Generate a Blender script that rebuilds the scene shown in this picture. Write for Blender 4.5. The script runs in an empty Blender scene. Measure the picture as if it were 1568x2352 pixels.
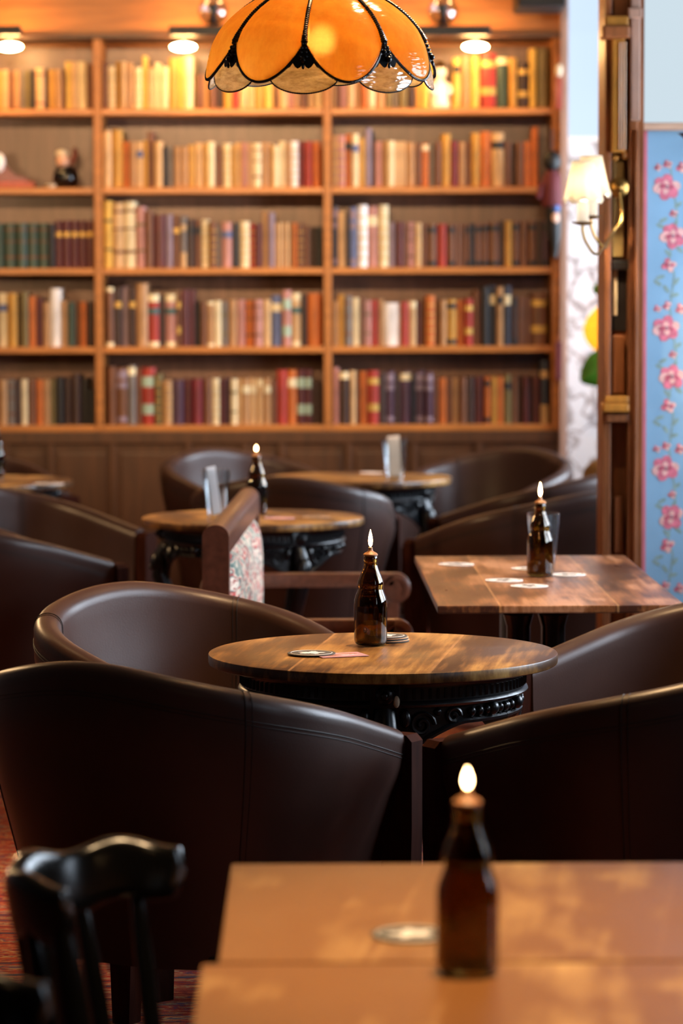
import bpy, bmesh, math, random
from mathutils import Vector, Matrix
random.seed(7)
S = bpy.context.scene
COL = S.collection
PI = math.pi
# ------------------------------------------------------------------ camera numbers
F_PX = 7200.0
CAM_H = 1.475
PITCH = math.atan(534.0 / F_PX)
ROLL = math.radians(-0.15)
FW = Vector((0, math.cos(PITCH), -math.sin(PITCH)))
R0 = Vector((1, 0, 0)); U0 = Vector((0, math.sin(PITCH), math.cos(PITCH)))
CR = R0 * math.cos(ROLL) + U0 * math.sin(ROLL)
CU = U0 * math.cos(ROLL) - R0 * math.sin(ROLL)
CP = Vector((0, 0, CAM_H))
def ray(px, py):
    return FW + CR * ((px - 784) / F_PX) + CU * ((1176 - py) / F_PX)
def P(px, py, y):            # point of the sight line on the plane at distance y
    d = ray(px, py); return CP + d * (y / d.y)
def G(px, py, z):            # point of the sight line on the level z
    d = ray(px, py); return CP + d * ((z - CAM_H) / d.z)

# ------------------------------------------------------------------ materials
def srgb(h):
    c = [int(h[i:i + 2], 16) / 255 for i in (0, 2, 4)]
    return tuple(x / 12.92 if x <= 0.04045 else ((x + 0.055) / 1.055) ** 2.4 for x in c) + (1,)
def newmat(name):
    m = bpy.data.materials.new(name); m.use_nodes = True
    nt = m.node_tree; nt.nodes.clear()
    out = nt.nodes.new('ShaderNodeOutputMaterial')
    return m, nt, out
def N(nt, t, **kw):
    n = nt.nodes.new(t)
    for k, v in kw.items():
        if k in n.inputs.keys(): n.inputs[k].default_value = v
        else: setattr(n, k, v)
    return n
def pmat(name, hexc, rough=0.5, metal=0.0, var=0.15, scale=20.0, bump=0.0, spec=0.5, stretch=(1, 1, 1), coat=0.0, vhex=None, trans=0.0, ior=1.5, bscale=None):
    m, nt, out = newmat(name)
    b = N(nt, 'ShaderNodeBsdfPrincipled')
    b.inputs['Roughness'].default_value = rough
    b.inputs['Metallic'].default_value = metal
    b.inputs['Specular IOR Level'].default_value = spec
    b.inputs['Coat Weight'].default_value = coat
    b.inputs['Coat Roughness'].default_value = 0.12
    b.inputs['Transmission Weight'].default_value = trans
    b.inputs['IOR'].default_value = ior
    c = srgb(hexc)
    tc = N(nt, 'ShaderNodeTexCoord'); mp = N(nt, 'ShaderNodeMapping'); mp.inputs['Scale'].default_value = stretch
    nt.links.new(tc.outputs['Object'], mp.inputs['Vector'])
    nz = N(nt, 'ShaderNodeTexNoise'); nz.inputs['Scale'].default_value = scale; nz.inputs['Detail'].default_value = 5
    nt.links.new(mp.outputs[0], nz.inputs['Vector'])
    cr = N(nt, 'ShaderNodeValToRGB')
    lo = srgb(vhex) if vhex else tuple(x * (1 - var) for x in c[:3]) + (1,)
    hi = tuple(min(1, x * (1 + var)) for x in c[:3]) + (1,)
    cr.color_ramp.elements[0].position = 0.3; cr.color_ramp.elements[0].color = lo
    cr.color_ramp.elements[1].position = 0.7; cr.color_ramp.elements[1].color = hi
    nt.links.new(nz.outputs['Fac'], cr.inputs[0])
    nt.links.new(cr.outputs[0], b.inputs['Base Color'])
    if bump > 0:
        bp = N(nt, 'ShaderNodeBump'); bp.inputs['Strength'].default_value = bump; bp.inputs['Distance'].default_value = 0.002
        if bscale:
            n2 = N(nt, 'ShaderNodeTexNoise'); n2.inputs['Scale'].default_value = bscale; n2.inputs['Detail'].default_value = 3
            nt.links.new(tc.outputs['Object'], n2.inputs['Vector']); nt.links.new(n2.outputs['Fac'], bp.inputs['Height'])
        else:
            nt.links.new(nz.outputs['Fac'], bp.inputs['Height'])
        nt.links.new(bp.outputs[0], b.inputs['Normal'])
    nt.links.new(b.outputs[0], out.inputs[0])
    return m
def emit(name, col, strength):
    m, nt, out = newmat(name)
    e = N(nt, 'ShaderNodeEmission'); e.inputs['Color'].default_value = tuple(col) + (1,); e.inputs['Strength'].default_value = strength
    nt.links.new(e.outputs[0], out.inputs[0]); return m
def plankwood(name, base, dark, light, pw=0.27, ang=0.0, rough=0.3, blotch=6.0, seam=0.42, grain=0.55, ct=0.12):
    """varnished table boards: grain along local Y turned by ang, tint per board, pale worn seams, dark stains"""
    m, nt, out = newmat(name)
    L = nt.links.new
    b = N(nt, 'ShaderNodeBsdfPrincipled'); b.inputs['Roughness'].default_value = rough
    tc = N(nt, 'ShaderNodeTexCoord'); mp = N(nt, 'ShaderNodeMapping'); mp.inputs['Rotation'].default_value = (0, 0, ang)
    L(tc.outputs['Object'], mp.inputs['Vector'])
    sx = N(nt, 'ShaderNodeSeparateXYZ'); L(mp.outputs[0], sx.inputs[0])
    dv = N(nt, 'ShaderNodeMath', operation='DIVIDE'); L(sx.outputs[0], dv.inputs[0]); dv.inputs[1].default_value = pw
    ad = N(nt, 'ShaderNodeMath', operation='ADD'); L(dv.outputs[0], ad.inputs[0]); ad.inputs[1].default_value = 0.53
    fl = N(nt, 'ShaderNodeMath', operation='FLOOR'); L(ad.outputs[0], fl.inputs[0])
    fr = N(nt, 'ShaderNodeMath', operation='FRACT'); L(ad.outputs[0], fr.inputs[0])
    wn = N(nt, 'ShaderNodeTexWhiteNoise', noise_dimensions='1D'); L(fl.outputs[0], wn.inputs['W'])
    st = N(nt, 'ShaderNodeMapping'); st.inputs['Scale'].default_value = (55, 3.5, 20); L(mp.outputs[0], st.inputs['Vector'])
    gr = N(nt, 'ShaderNodeTexNoise'); gr.inputs['Scale'].default_value = 1.0; gr.inputs['Detail'].default_value = 6; gr.inputs['Roughness'].default_value = 0.65
    L(st.outputs[0], gr.inputs['Vector'])
    s2 = N(nt, 'ShaderNodeMapping'); s2.inputs['Scale'].default_value = (1.5, 0.7, 1); L(mp.outputs[0], s2.inputs['Vector'])
    bl = N(nt, 'ShaderNodeTexNoise'); bl.inputs['Scale'].default_value = blotch; bl.inputs['Detail'].default_value = 4
    L(s2.outputs[0], bl.inputs['Vector'])
    r1 = N(nt, 'ShaderNodeValToRGB'); r1.color_ramp.elements[0].position = 0.5 - ct; r1.color_ramp.elements[0].color = srgb(dark)
    r1.color_ramp.elements[1].position = 0.5 + ct; r1.color_ramp.elements[1].color = srgb(light)
    e = r1.color_ramp.elements.new(0.5); e.color = srgb(base)
    mx = N(nt, 'ShaderNodeMath', operation='MULTIPLY_ADD'); L(gr.outputs['Fac'], mx.inputs[0]); mx.inputs[1].default_value = grain
    m2 = N(nt, 'ShaderNodeMath', operation='MULTIPLY_ADD'); L(bl.outputs['Fac'], m2.inputs[0]); m2.inputs[1].default_value = 0.75
    m3 = N(nt, 'ShaderNodeMath', operation='MULTIPLY_ADD'); L(wn.outputs['Value'], m3.inputs[0]); m3.inputs[1].default_value = 0.16; m3.inputs[2].default_value = -0.23
    L(m3.outputs[0], m2.inputs[2]); L(m2.outputs[0], mx.inputs[2]); L(mx.outputs[0], r1.inputs[0])
    lt = N(nt, 'ShaderNodeMath', operation='LESS_THAN'); L(fr.outputs[0], lt.inputs[0]); lt.inputs[1].default_value = 0.02
    sm = N(nt, 'ShaderNodeMath', operation='MULTIPLY'); L(lt.outputs[0], sm.inputs[0])
    brk = N(nt, 'ShaderNodeTexNoise'); brk.inputs['Scale'].default_value = 14; L(mp.outputs[0], brk.inputs['Vector'])
    sb = N(nt, 'ShaderNodeMath', operation='MULTIPLY'); L(brk.outputs['Fac'], sb.inputs[0]); sb.inputs[1].default_value = seam * 1.6
    L(sb.outputs[0], sm.inputs[1])
    mc = N(nt, 'ShaderNodeMix', data_type='RGBA'); L(sm.outputs[0], mc.inputs['Factor']); L(r1.outputs[0], mc.inputs['A']); mc.inputs['B'].default_value = srgb('d3a06a')
    L(mc.outputs['Result'], b.inputs['Base Color'])
    rr = N(nt, 'ShaderNodeMapRange'); L(bl.outputs['Fac'], rr.inputs['Value']); rr.inputs['To Min'].default_value = rough - 0.08; rr.inputs['To Max'].default_value = rough + 0.12
    L(rr.outputs[0], b.inputs['Roughness'])
    bp = N(nt, 'ShaderNodeBump'); bp.inputs['Strength'].default_value = 0.12; bp.inputs['Distance'].default_value = 0.001
    L(gr.outputs['Fac'], bp.inputs['Height']); L(bp.outputs[0], b.inputs['Normal'])
    L(b.outputs[0], out.inputs[0]); return m

M = {}
M['leather'] = pmat('brown_leather', '3d2822', 0.38, var=0.12, scale=9, bump=0.10, bscale=260, spec=0.40)
M['stitch'] = pmat('dark_stitching', '1d1512', 0.6)
M['armwood'] = pmat('reddish_arm_wood', '34170e', 0.7, spec=0.06, var=0.3, scale=12, stretch=(6, 6, 1))
M['darkleg'] = pmat('dark_leg_wood', '1a1310', 0.4)
M['table1'] = plankwood('varnished_table_boards', '855c2c', '43270f', 'b58a4c', ang=math.radians(8), rough=0.34)
M['table2'] = plankwood('darker_table_boards', '7c4e2e', '40241a', 'a8795a', ang=0.0, rough=0.30)
M['table3'] = plankwood('golden_table_boards', 'b08a58', '7b5029', 'dcbd8c', pw=0.31, ang=0.15, rough=0.36, blotch=5.0, seam=0.06, grain=0.22, ct=0.15)
M['iron'] = pmat('black_cast_iron', '0b0d11', 0.30, metal=0.2, var=0.3, scale=60, bump=0.3, spec=0.6)
M['casewood'] = pmat('orange_bookcase_wood', 'a4642c', 0.42, var=0.22, scale=4, stretch=(1, 1, 9), spec=0.4)
M['shelfwood'] = pmat('orange_shelf_wood', 'b06c30', 0.36, var=0.2, scale=5, stretch=(1, 6, 6), spec=0.5)
M['backwood'] = pmat('brown_back_boards', '755241', 0.34, var=0.18, scale=5, stretch=(10, 1, 1), spec=0.5)
M['panelwood'] = pmat('dark_wainscot_wood', '4a2913', 0.38, var=0.25, scale=5, stretch=(8, 8, 1))
M['pillarwood'] = pmat('carved_brown_wood', '84502f', 0.35, var=0.3, scale=7, stretch=(9, 9, 1))
M['pinkwood'] = pmat('pale_pinkish_wood', 'a98574', 0.45, var=0.2, scale=9, stretch=(9, 9, 1))
M['benchwood'] = pmat('red_brown_bench_wood', '5e3626', 0.32, var=0.3, scale=9, stretch=(6, 1, 6), coat=0.2)
M['black'] = pmat('black_lacquer', '0a0a0b', 0.22, var=0.1, spec=0.6)
M['matblack'] = pmat('matt_black', '0d0c0d', 0.55, var=0.1)
M['cream'] = pmat('cream_paint', 'e3d3b4', 0.5)
M['white'] = pmat('white_paper', 'e9e4e2', 0.6, var=0.03)
M['beige'] = pmat('beige_card', 'c9a585', 0.6, var=0.06)
M['pink'] = pmat('pink_card', 'b98a90', 0.6, var=0.05)
M['charcoal'] = pmat('charcoal_card', '4b4b48', 0.6, var=0.15, scale=80)
M['wax'] = pmat('tan_wick_holder', '9a6a44', 0.5)
M['brass'] = pmat('aged_brass', '8c6a35', 0.3, metal=0.9)
M['gold'] = pmat('gold_tooling', 'c39a4c', 0.4, metal=0.35)
M['red_up'] = pmat('dark_red_velvet', '4a1512', 0.8, var=0.3, scale=40)
M['green'] = pmat('glossy_green_leaf', '3f7d22', 0.35, var=0.25, scale=12)
M['basket'] = pmat('brown_wicker', '8a6a3e', 0.7, var=0.35, scale=60, bump=0.5)
M['ceilpaint'] = pmat('brown_ceiling_paint', '745f49', 0.8, var=0.04, scale=2)
M['wallpaint'] = pmat('dark_brown_wall', '3a2a22', 0.7, var=0.1, scale=2)
M['orangewall'] = pmat('warm_timber_wall', 'a2622a', 0.5, var=0.15, scale=2, stretch=(1, 1, 5))
def glassmat(name, col, rough=0.0, ior=1.48, bump=0.0, bscale=60):
    m, nt, out = newmat(name)
    b = N(nt, 'ShaderNodeBsdfPrincipled'); b.inputs['Base Color'].default_value = tuple(col) + (1,)
    b.inputs['Roughness'].default_value = rough; b.inputs['Transmission Weight'].default_value = 1; b.inputs['IOR'].default_value = ior
    tc = N(nt, 'ShaderNodeTexCoord'); nz = N(nt, 'ShaderNodeTexNoise'); nz.inputs['Scale'].default_value = bscale
    nt.links.new(tc.outputs['Object'], nz.inputs['Vector'])
    bp = N(nt, 'ShaderNodeBump'); bp.inputs['Strength'].default_value = bump; bp.inputs['Distance'].default_value = 0.003
    nt.links.new(nz.outputs['Fac'], bp.inputs['Height']); nt.links.new(bp.outputs[0], b.inputs['Normal'])
    nt.links.new(b.outputs[0], out.inputs[0]); return m
M['bottle'] = glassmat('brown_bottle_glass', (0.25, 0.13, 0.025), 0.02)
def thinglass(name, lo, hi):
    m, nt, out = newmat(name); L = nt.links.new
    t = N(nt, 'ShaderNodeBsdfTransparent'); t.inputs['Color'].default_value = (.93, .95, .96, 1)
    g = N(nt, 'ShaderNodeBsdfGlossy'); g.inputs['Roughness'].default_value = 0.03
    lw = N(nt, 'ShaderNodeLayerWeight'); lw.inputs['Blend'].default_value = 0.35
    mr = N(nt, 'ShaderNodeMapRange'); mr.inputs['To Min'].default_value = lo; mr.inputs['To Max'].default_value = hi; L(lw.outputs['Facing'], mr.inputs['Value'])
    x = N(nt, 'ShaderNodeMixShader'); L(mr.outputs[0], x.inputs[0]); L(t.outputs[0], x.inputs[1]); L(g.outputs[0], x.inputs[2]); L(x.outputs[0], out.inputs[0]); return m
M['glass'] = thinglass('clear_drinking_glass', .05, .75)
def shadeglass(name, col, col2, tl, tp, gl, grain=(40, 40, 40), bump=0.3, bscale=70, soft=0):
    m, nt, out = newmat(name); L = nt.links.new
    tc = N(nt, 'ShaderNodeTexCoord'); mp = N(nt, 'ShaderNodeMapping'); mp.inputs['Scale'].default_value = grain
    L(tc.outputs['Object'], mp.inputs['Vector'])
    nz = N(nt, 'ShaderNodeTexNoise'); nz.inputs['Scale'].default_value = 1.0; nz.inputs['Detail'].default_value = 5; nz.inputs['Roughness'].default_value = 0.7
    L(mp.outputs[0], nz.inputs['Vector'])
    cr = N(nt, 'ShaderNodeValToRGB'); cr.color_ramp.elements[0].position = 0.3; cr.color_ramp.elements[0].color = tuple(col2) + (1,)
    cr.color_ramp.elements[1].position = 0.65; cr.color_ramp.elements[1].color = tuple(col) + (1,)
    L(nz.outputs['Fac'], cr.inputs[0])
    n2 = N(nt, 'ShaderNodeTexNoise'); n2.inputs['Scale'].default_value = bscale; n2.inputs['Detail'].default_value = 1
    m2 = N(nt, 'ShaderNodeMapping'); m2.inputs['Scale'].default_value = (0.6, 0.6, 2.2); L(tc.outputs['Object'], m2.inputs['Vector']); L(m2.outputs[0], n2.inputs['Vector'])
    bp = N(nt, 'ShaderNodeBump'); bp.inputs['Strength'].default_value = bump; bp.inputs['Distance'].default_value = 0.004; L(n2.outputs['Fac'], bp.inputs['Height'])
    t = N(nt, 'ShaderNodeBsdfTranslucent'); L(cr.outputs[0], t.inputs['Color'])
    d = N(nt, 'ShaderNodeBsdfDiffuse'); L(cr.outputs[0], d.inputs['Color'])
    if soft:
        p = N(nt, 'ShaderNodeBsdfRefraction'); p.inputs['Roughness'].default_value = soft; p.inputs['IOR'].default_value = 1.28; p.inputs['Color'].default_value = (1, .80, .42, 1)
        L(bp.outputs[0], p.inputs['Normal'])
    else:
        p = N(nt, 'ShaderNodeBsdfTransparent'); L(cr.outputs[0], p.inputs['Color'])
    g = N(nt, 'ShaderNodeBsdfGlossy'); g.inputs['Roughness'].default_value = 0.12; L(bp.outputs[0], g.inputs['Normal'])
    a = N(nt, 'ShaderNodeMixShader'); a.inputs[0].default_value = 1 - tl; L(t.outputs[0], a.inputs[1]); L(d.outputs[0], a.inputs[2])
    b = N(nt, 'ShaderNodeMixShader'); b.inputs[0].default_value = tp; L(a.outputs[0], b.inputs[1]); L(p.outputs[0], b.inputs[2])
    c = N(nt, 'ShaderNodeMixShader'); c.inputs[0].default_value = gl; L(b.outputs[0], c.inputs[1]); L(g.outputs[0], c.inputs[2])
    L(c.outputs[0], out.inputs[0]); return m
M['amber'] = shadeglass('amber_shade_glass', (1.0, 0.62, 0.15), (0.86, 0.44, 0.08), 0.80, 0.22, 0.05, (50, 50, 22), 0.3, 70, .34)
M['ripple'] = shadeglass('rippled_clear_glass', (0.95, 0.76, 0.48), (0.50, 0.36, 0.18), 0.7, 0.30, 0.36, (45, 45, 140), 1.0, 60)
M['fabricshade'] = shadeglass('cream_shade_fabric', (0.97, 0.91, 0.80), (0.94, 0.87, 0.74), 0.8, 0.0, 0.0)
M['yellowshade'] = shadeglass('yellow_paper_shade', (0.95, 0.75, 0.22), (0.92, 0.68, 0.17), 0.75, 0.0, 0.0)
M['flame'] = emit('candle_flame', (1.0, 0.58, 0.24), 26)
M['bulb'] = emit('warm_bulb', (1.0, 0.66, 0.30), 130)
M['pbulb'] = emit('picture_bulb', (1.0, 0.54, 0.19), 115)
M['sbulb'] = emit('sconce_bulb', (1.0, 0.74, 0.44), 900)
M['ybulb'] = emit('yellow_lamp_bulb', (1.0, 0.74, 0.40), 24)

# book cloth colours
BK = {}
for k, h in dict(tan='a87c50', lt='c39c6c', cream='d8c49a', och='b5822f', yel='cfa548', org='b8601f', brn='6b4026', dbr='38211a',
                 red='9a2a1e', mar='521a1c', bur='701f2c', blk='17161a', nav='2b3040', blu='56638c', lil='84707c', gry='6e645e',
                 wht='e6e1e0', grn='33463a', pnk='b07a70', olv='6c5c33', vio='45283c', mint='9fb5a0', teal='2f5f60', crm='e2d0a6').items():
    BK[k] = pmat('book_' + k, h, 0.46, var=0.28, scale=30, stretch=(1, 1, 0.35), spec=0.45)
CNAME = dict(tan='tan', lt='light tan', cream='cream', och='ochre', yel='yellowish', org='orange-brown', brn='brown', dbr='dark brown', red='red',
             mar='maroon', bur='burgundy', blk='black', nav='navy', blu='blue', lil='greyish-mauve', gry='grey', wht='white', grn='dark green',
             pnk='dusty pink', olv='olive', vio='purple', )

# ------------------------------------------------------------------ mesh builder
class MB:
    def __init__(s): s.v = []; s.f = []; s.m = []; s.xf = None
    def add(s, verts, faces, mi=0):
        o = len(s.v)
        for p in verts:
            p = Vector(p)
            if s.xf is not None: p = s.xf @ p
            s.v.append(p)
        for f in faces: s.f.append(tuple(i + o for i in f)); s.m.append(mi)
    def box(s, a, b, mi=0):
        x0, y0, z0 = a; x1, y1, z1 = b
        if x0 > x1: x0, x1 = x1, x0
        if y0 > y1: y0, y1 = y1, y0
        if z0 > z1: z0, z1 = z1, z0
        s.add([(x0, y0, z0), (x1, y0, z0), (x1, y1, z0), (x0, y1, z0), (x0, y0, z1), (x1, y0, z1), (x1, y1, z1), (x0, y1, z1)],
              [(3, 2, 1, 0), (4, 5, 6, 7), (0, 1, 5, 4), (1, 2, 6, 5), (2, 3, 7, 6), (3, 0, 4, 7)], mi)
    def bbox(s, a, b, r=0.004, mi=0):          # box with chamfered edges
        bm = bmesh.new()
        bmesh.ops.create_cube(bm, size=1)
        c = [(a[i] + b[i]) / 2 for i in range(3)]; d = [abs(b[i] - a[i]) for i in range(3)]
        for v in bm.verts: v.co = Vector([c[i] + v.co[i] * d[i] for i in range(3)])
        r = min(r, min(d) * 0.45)
        bmesh.ops.bevel(bm, geom=bm.edges[:], offset=r, segments=2, profile=0.6, affect='EDGES')
        bm.verts.index_update()
        s.add([v.co.copy() for v in bm.verts], [[v.index for v in f.verts] for f in bm.faces], mi); bm.free()
    def lathe(s, prof, n=32, c=(0, 0, 0), mi=0, close=False, a0=0.0, a1=2 * PI):
        full = abs(a1 - a0 - 2 * PI) < 1e-6
        cols = n if full else n + 1
        v = []
        for i in range(cols):
            a = a0 + (a1 - a0) * i / n
            for r, z in prof: v.append((c[0] + r * math.cos(a), c[1] + r * math.sin(a), c[2] + z))
        k = len(prof); f = []
        for i in range(n):
            j = (i + 1) % cols
            for q in range(k - 1):
                f.append((i * k + q, j * k + q, j * k + q + 1, i * k + q + 1))
            if close: f.append((i * k + k - 1, j * k + k - 1, j * k, i * k))
        s.add(v, f, mi)
    def tube(s, pts, r, n=8, mi=0, cap=True):
        pts = [Vector(p) for p in pts]; m = len(pts)
        rr = r if isinstance(r, (list, tuple)) else [r] * m
        v = []; f = []
        up = None
        for i in range(m):
            t = (pts[min(i + 1, m - 1)] - pts[max(i - 1, 0)])
            if t.length < 1e-9: t = Vector((0, 0, 1))
            t.normalize()
            if up is None:
                up = Vector((0, 0, 1)) if abs(t.z) < 0.9 else Vector((1, 0, 0))
            a = t.cross(up)
            if a.length < 1e-6: a = t.cross(Vector((0, 1, 0)))
            a.normalize(); b = t.cross(a).normalized(); up = -b if False else a.cross(t)
            for q in range(n):
                an = 2 * PI * q / n
                v.append(pts[i] + a * (math.cos(an) * rr[i]) + b * (math.sin(an) * rr[i]))
        for i in range(m - 1):
            for q in range(n):
                w = (q + 1) % n
                f.append((i * n + q, i * n + w, (i + 1) * n + w, (i + 1) * n + q))
        if cap:
            f.append(tuple(range(n))[::-1]); f.append(tuple((m - 1) * n + q for q in range(n)))
        s.add(v, f, mi)
    def sphere(s, c, r, n=16, mi=0, sc=(1, 1, 1)):
        k = max(6, n // 2)
        prof = [(max(1e-5, math.sin(PI * i / k)), -math.cos(PI * i / k)) for i in range(k + 1)]
        v = []; f = []
        for i in range(n):
            a = 2 * PI * i / n
            for q, z in prof: v.append((c[0] + r * sc[0] * q * math.cos(a), c[1] + r * sc[1] * q * math.sin(a), c[2] + r * sc[2] * z))
        kk = k + 1
        for i in range(n):
            j = (i + 1) % n
            for q in range(k): f.append((i * kk + q, j * kk + q, j * kk + q + 1, i * kk + q + 1))
        s.add(v, f, mi)
    def prism(s, poly, d0, d1, axis='z', mi=0):
        """poly of 2D points extruded along axis"""
        n = len(poly)
        def mk(p, d):
            if axis == 'z': return (p[0], p[1], d)
            if axis == 'y': return (p[0], d, p[1])
            return (d, p[0], p[1])
        v = [mk(p, d0) for p in poly] + [mk(p, d1) for p in poly]
        f = [tuple(range(n)), tuple(range(2 * n - 1, n - 1, -1))]
        for i in range(n):
            j = (i + 1) % n; f.append((i, i + n, j + n, j))
        s.add(v, f, mi)
    def grid(s, fn, nu, nv, mi=0, closed_u=False):
        v = []; f = []
        cu = nu if closed_u else nu + 1
        for i in range(cu):
            for j in range(nv + 1): v.append(fn(i / nu, j / nv))
        k = nv + 1
        for i in range(nu):
            ii = (i + 1) % cu
            for j in range(nv): f.append((i * k + j, ii * k + j, ii * k + j + 1, i * k + j + 1))
        s.add(v, f, mi)
    def build(s, name, mats, parent=None, smooth=True, loc=None, fix=True, weld=False):
        me = bpy.data.meshes.new(name)
        me.from_pydata([tuple(p) for p in s.v], [], s.f)
        if not isinstance(mats, (list, tuple)): mats = [mats]
        for m in mats: me.materials.append(m)
        for p, mi in zip(me.polygons, s.m): p.material_index = mi
        bm = bmesh.new(); bm.from_mesh(me)
        if weld: bmesh.ops.remove_doubles(bm, verts=bm.verts[:], dist=1e-6)
        if fix: bmesh.ops.recalc_face_normals(bm, faces=bm.faces[:])
        bm.to_mesh(me); bm.free()
        if smooth:
            for p in me.polygons: p.use_smooth = True
            try: me.set_sharp_from_angle(angle=math.radians(38))
            except Exception: pass
        o = bpy.data.objects.new(name, me); COL.objects.link(o)
        if parent is not None: o.parent = parent
        if loc is not None: o.location = loc
        return o
def tag(o, label, cat, group=None):
    o['label'] = label; o['category'] = cat
    if group: o['group'] = group
    return o
def thing(name, label, cat, loc=(0, 0, 0), rz=0.0, group=None):
    o = bpy.data.objects.new(name, None); COL.objects.link(o)
    o.empty_display_size = 0.05
    o.location = loc; o.rotation_euler = (0, 0, rz)
    return tag(o, label, cat, group)
def struct(o): o['kind'] = 'structure'; return o
def dup(root, loc, rz, label, group=None):
    r = root.copy(); COL.objects.link(r); r.location = loc; r.rotation_euler = (0, 0, rz); r['label'] = label
    if group: r['group'] = group
    for ch in list(root.children):
        c = ch.copy(); COL.objects.link(c); c.parent = r
        for g in list(ch.children):
            d = g.copy(); COL.objects.link(d); d.parent = c
    return r
def smoothstep(a, b, x):
    t = max(0, min(1, (x - a) / (b - a))); return t * t * (3 - 2 * t)
# ================================================================== ROOM
XL, XR, YN, YB, ZC = -3.0, 2.3, -1.8, 13.5, 2.95
YBLUE = 9.2                        # the blue papered wall faces the camera here
YALC = 13.7
# carpet
def carpet():
    m, nt, out = newmat('patterned_red_carpet'); L = nt.links.new
    b = N(nt, 'ShaderNodeBsdfPrincipled'); b.inputs['Roughness'].default_value = 0.95; b.inputs['Specular IOR Level'].default_value = 0.1
    tc = N(nt, 'ShaderNodeTexCoord')
    mp = N(nt, 'ShaderNodeMapping'); mp.inputs['Scale'].default_value = (6, 22, 1); L(tc.outputs['Object'], mp.inputs['Vector'])
    n1 = N(nt, 'ShaderNodeTexNoise'); n1.inputs['Scale'].default_value = 1.3; n1.inputs['Detail'].default_value = 4; L(mp.outputs[0], n1.inputs['Vector'])
    c1 = N(nt, 'ShaderNodeValToRGB'); c1.color_ramp.interpolation = 'CONSTANT'
    els = [(0.0, '34374c'), (0.40, '8a2a20'), (0.46, 'aa4a30'), (0.50, 'b08a60'), (0.525, '9a3024'), (0.55, '3c4060'), (0.565, '8a2a20'), (0.60, 'b89468'), (0.64, '464662'), (0.68, 'a23826')]
    c1.color_ramp.elements[0].position = 0; c1.color_ramp.elements[0].color = srgb(els[0][1])
    c1.color_ramp.elements[1].position = els[1][0]; c1.color_ramp.elements[1].color = srgb(els[1][1])
    for p, h in els[2:]:
        e = c1.color_ramp.elements.new(p); e.color = srgb(h)
    L(n1.outputs['Fac'], c1.inputs[0])
    br = N(nt, 'ShaderNodeTexBrick'); br.inputs['Scale'].default_value = 5.5; br.inputs['Color1'].default_value = srgb('9a2c20'); br.inputs['Color2'].default_value = srgb('a86c46'); br.inputs['Mortar'].default_value = srgb('2e2c38')
    br.inputs['Mortar Size'].default_value = 0.03; br.inputs['Brick Width'].default_value = 0.45; br.inputs['Row Height'].default_value = 0.17
    L(tc.outputs['Object'], br.inputs['Vector'])
    mx = N(nt, 'ShaderNodeMix', data_type='RGBA'); mx.inputs['Factor'].default_value = 0.78; L(br.outputs['Color'], mx.inputs['A']); L(c1.outputs[0], mx.inputs['B'])
    fz = N(nt, 'ShaderNodeTexNoise'); fz.inputs['Scale'].default_value = 420; L(tc.outputs['Object'], fz.inputs['Vector'])
    bp = N(nt, 'ShaderNodeBump'); bp.inputs['Strength'].default_value = 0.6; bp.inputs['Distance'].default_value = 0.004; L(fz.outputs['Fac'], bp.inputs['Height']); L(bp.outputs[0], b.inputs['Normal'])
    L(mx.outputs['Result'], b.inputs['Base Color']); L(b.outputs[0], out.inputs[0]); return m
M['carpet'] = carpet()
b = MB(); b.box((XL, YN, -0.1), (XR, YALC + 0.15, 0)); struct(b.build('floor', M['carpet'], smooth=False))
b = MB(); b.box((XL, YN, ZC), (XR, YALC + 0.15, ZC + 0.1)); struct(b.build('ceiling', M['ceilpaint'], smooth=False))
b = MB(); b.box((XL - 0.1, YN, 0), (XL, YALC + 0.15, ZC)); struct(b.build('wall_left', M['wallpaint'], smooth=False))
b = MB(); b.box((XL, YN - 0.1, 0), (XR, YN, ZC)); struct(b.build('wall_front', M['wallpaint'], smooth=False))
XBE = P(1290, 642, 13.2).x         # right end of the bookcase wall
b = MB(); b.box((XL, YB, 0), (XBE + 0.02, YALC + 0.15, ZC)); struct(b.build('wall_back', M['orangewall'], smooth=False))
# right side wall with tall windows
wins = [(3.5, 4.3), (6.0, 7.3), (7.6, 8.9), (10.1, 11.5), (12.0, 13.3)]
b = MB(); z0, z1 = 0.95, 2.45
ys = [YN] + [q for w in wins for q in w] + [YALC + 0.15]
for i in range(0, len(ys), 2): b.box((XR, ys[i], 0), (XR + 0.15, ys[i + 1], ZC))
for w in wins:
    b.box((XR, w[0], 0), (XR + 0.15, w[1], z0)); b.box((XR, w[0], z1), (XR + 0.15, w[1], ZC))
struct(b.build('wall_right', M['wallpaint'], smooth=False))
def paneglass():
    m, nt, out = newmat('window_pane_glass'); L = nt.links.new
    t = N(nt, 'ShaderNodeBsdfTransparent'); g = N(nt, 'ShaderNodeBsdfGlossy'); g.inputs['Roughness'].default_value = 0.02
    fr = N(nt, 'ShaderNodeFresnel'); fr.inputs['IOR'].default_value = 1.3
    x = N(nt, 'ShaderNodeMixShader'); L(fr.outputs[0], x.inputs[0]); L(t.outputs[0], x.inputs[1]); L(g.outputs[0], x.inputs[2]); L(x.outputs[0], out.inputs[0]); return m
M['pane'] = paneglass()
wn = 1
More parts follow.
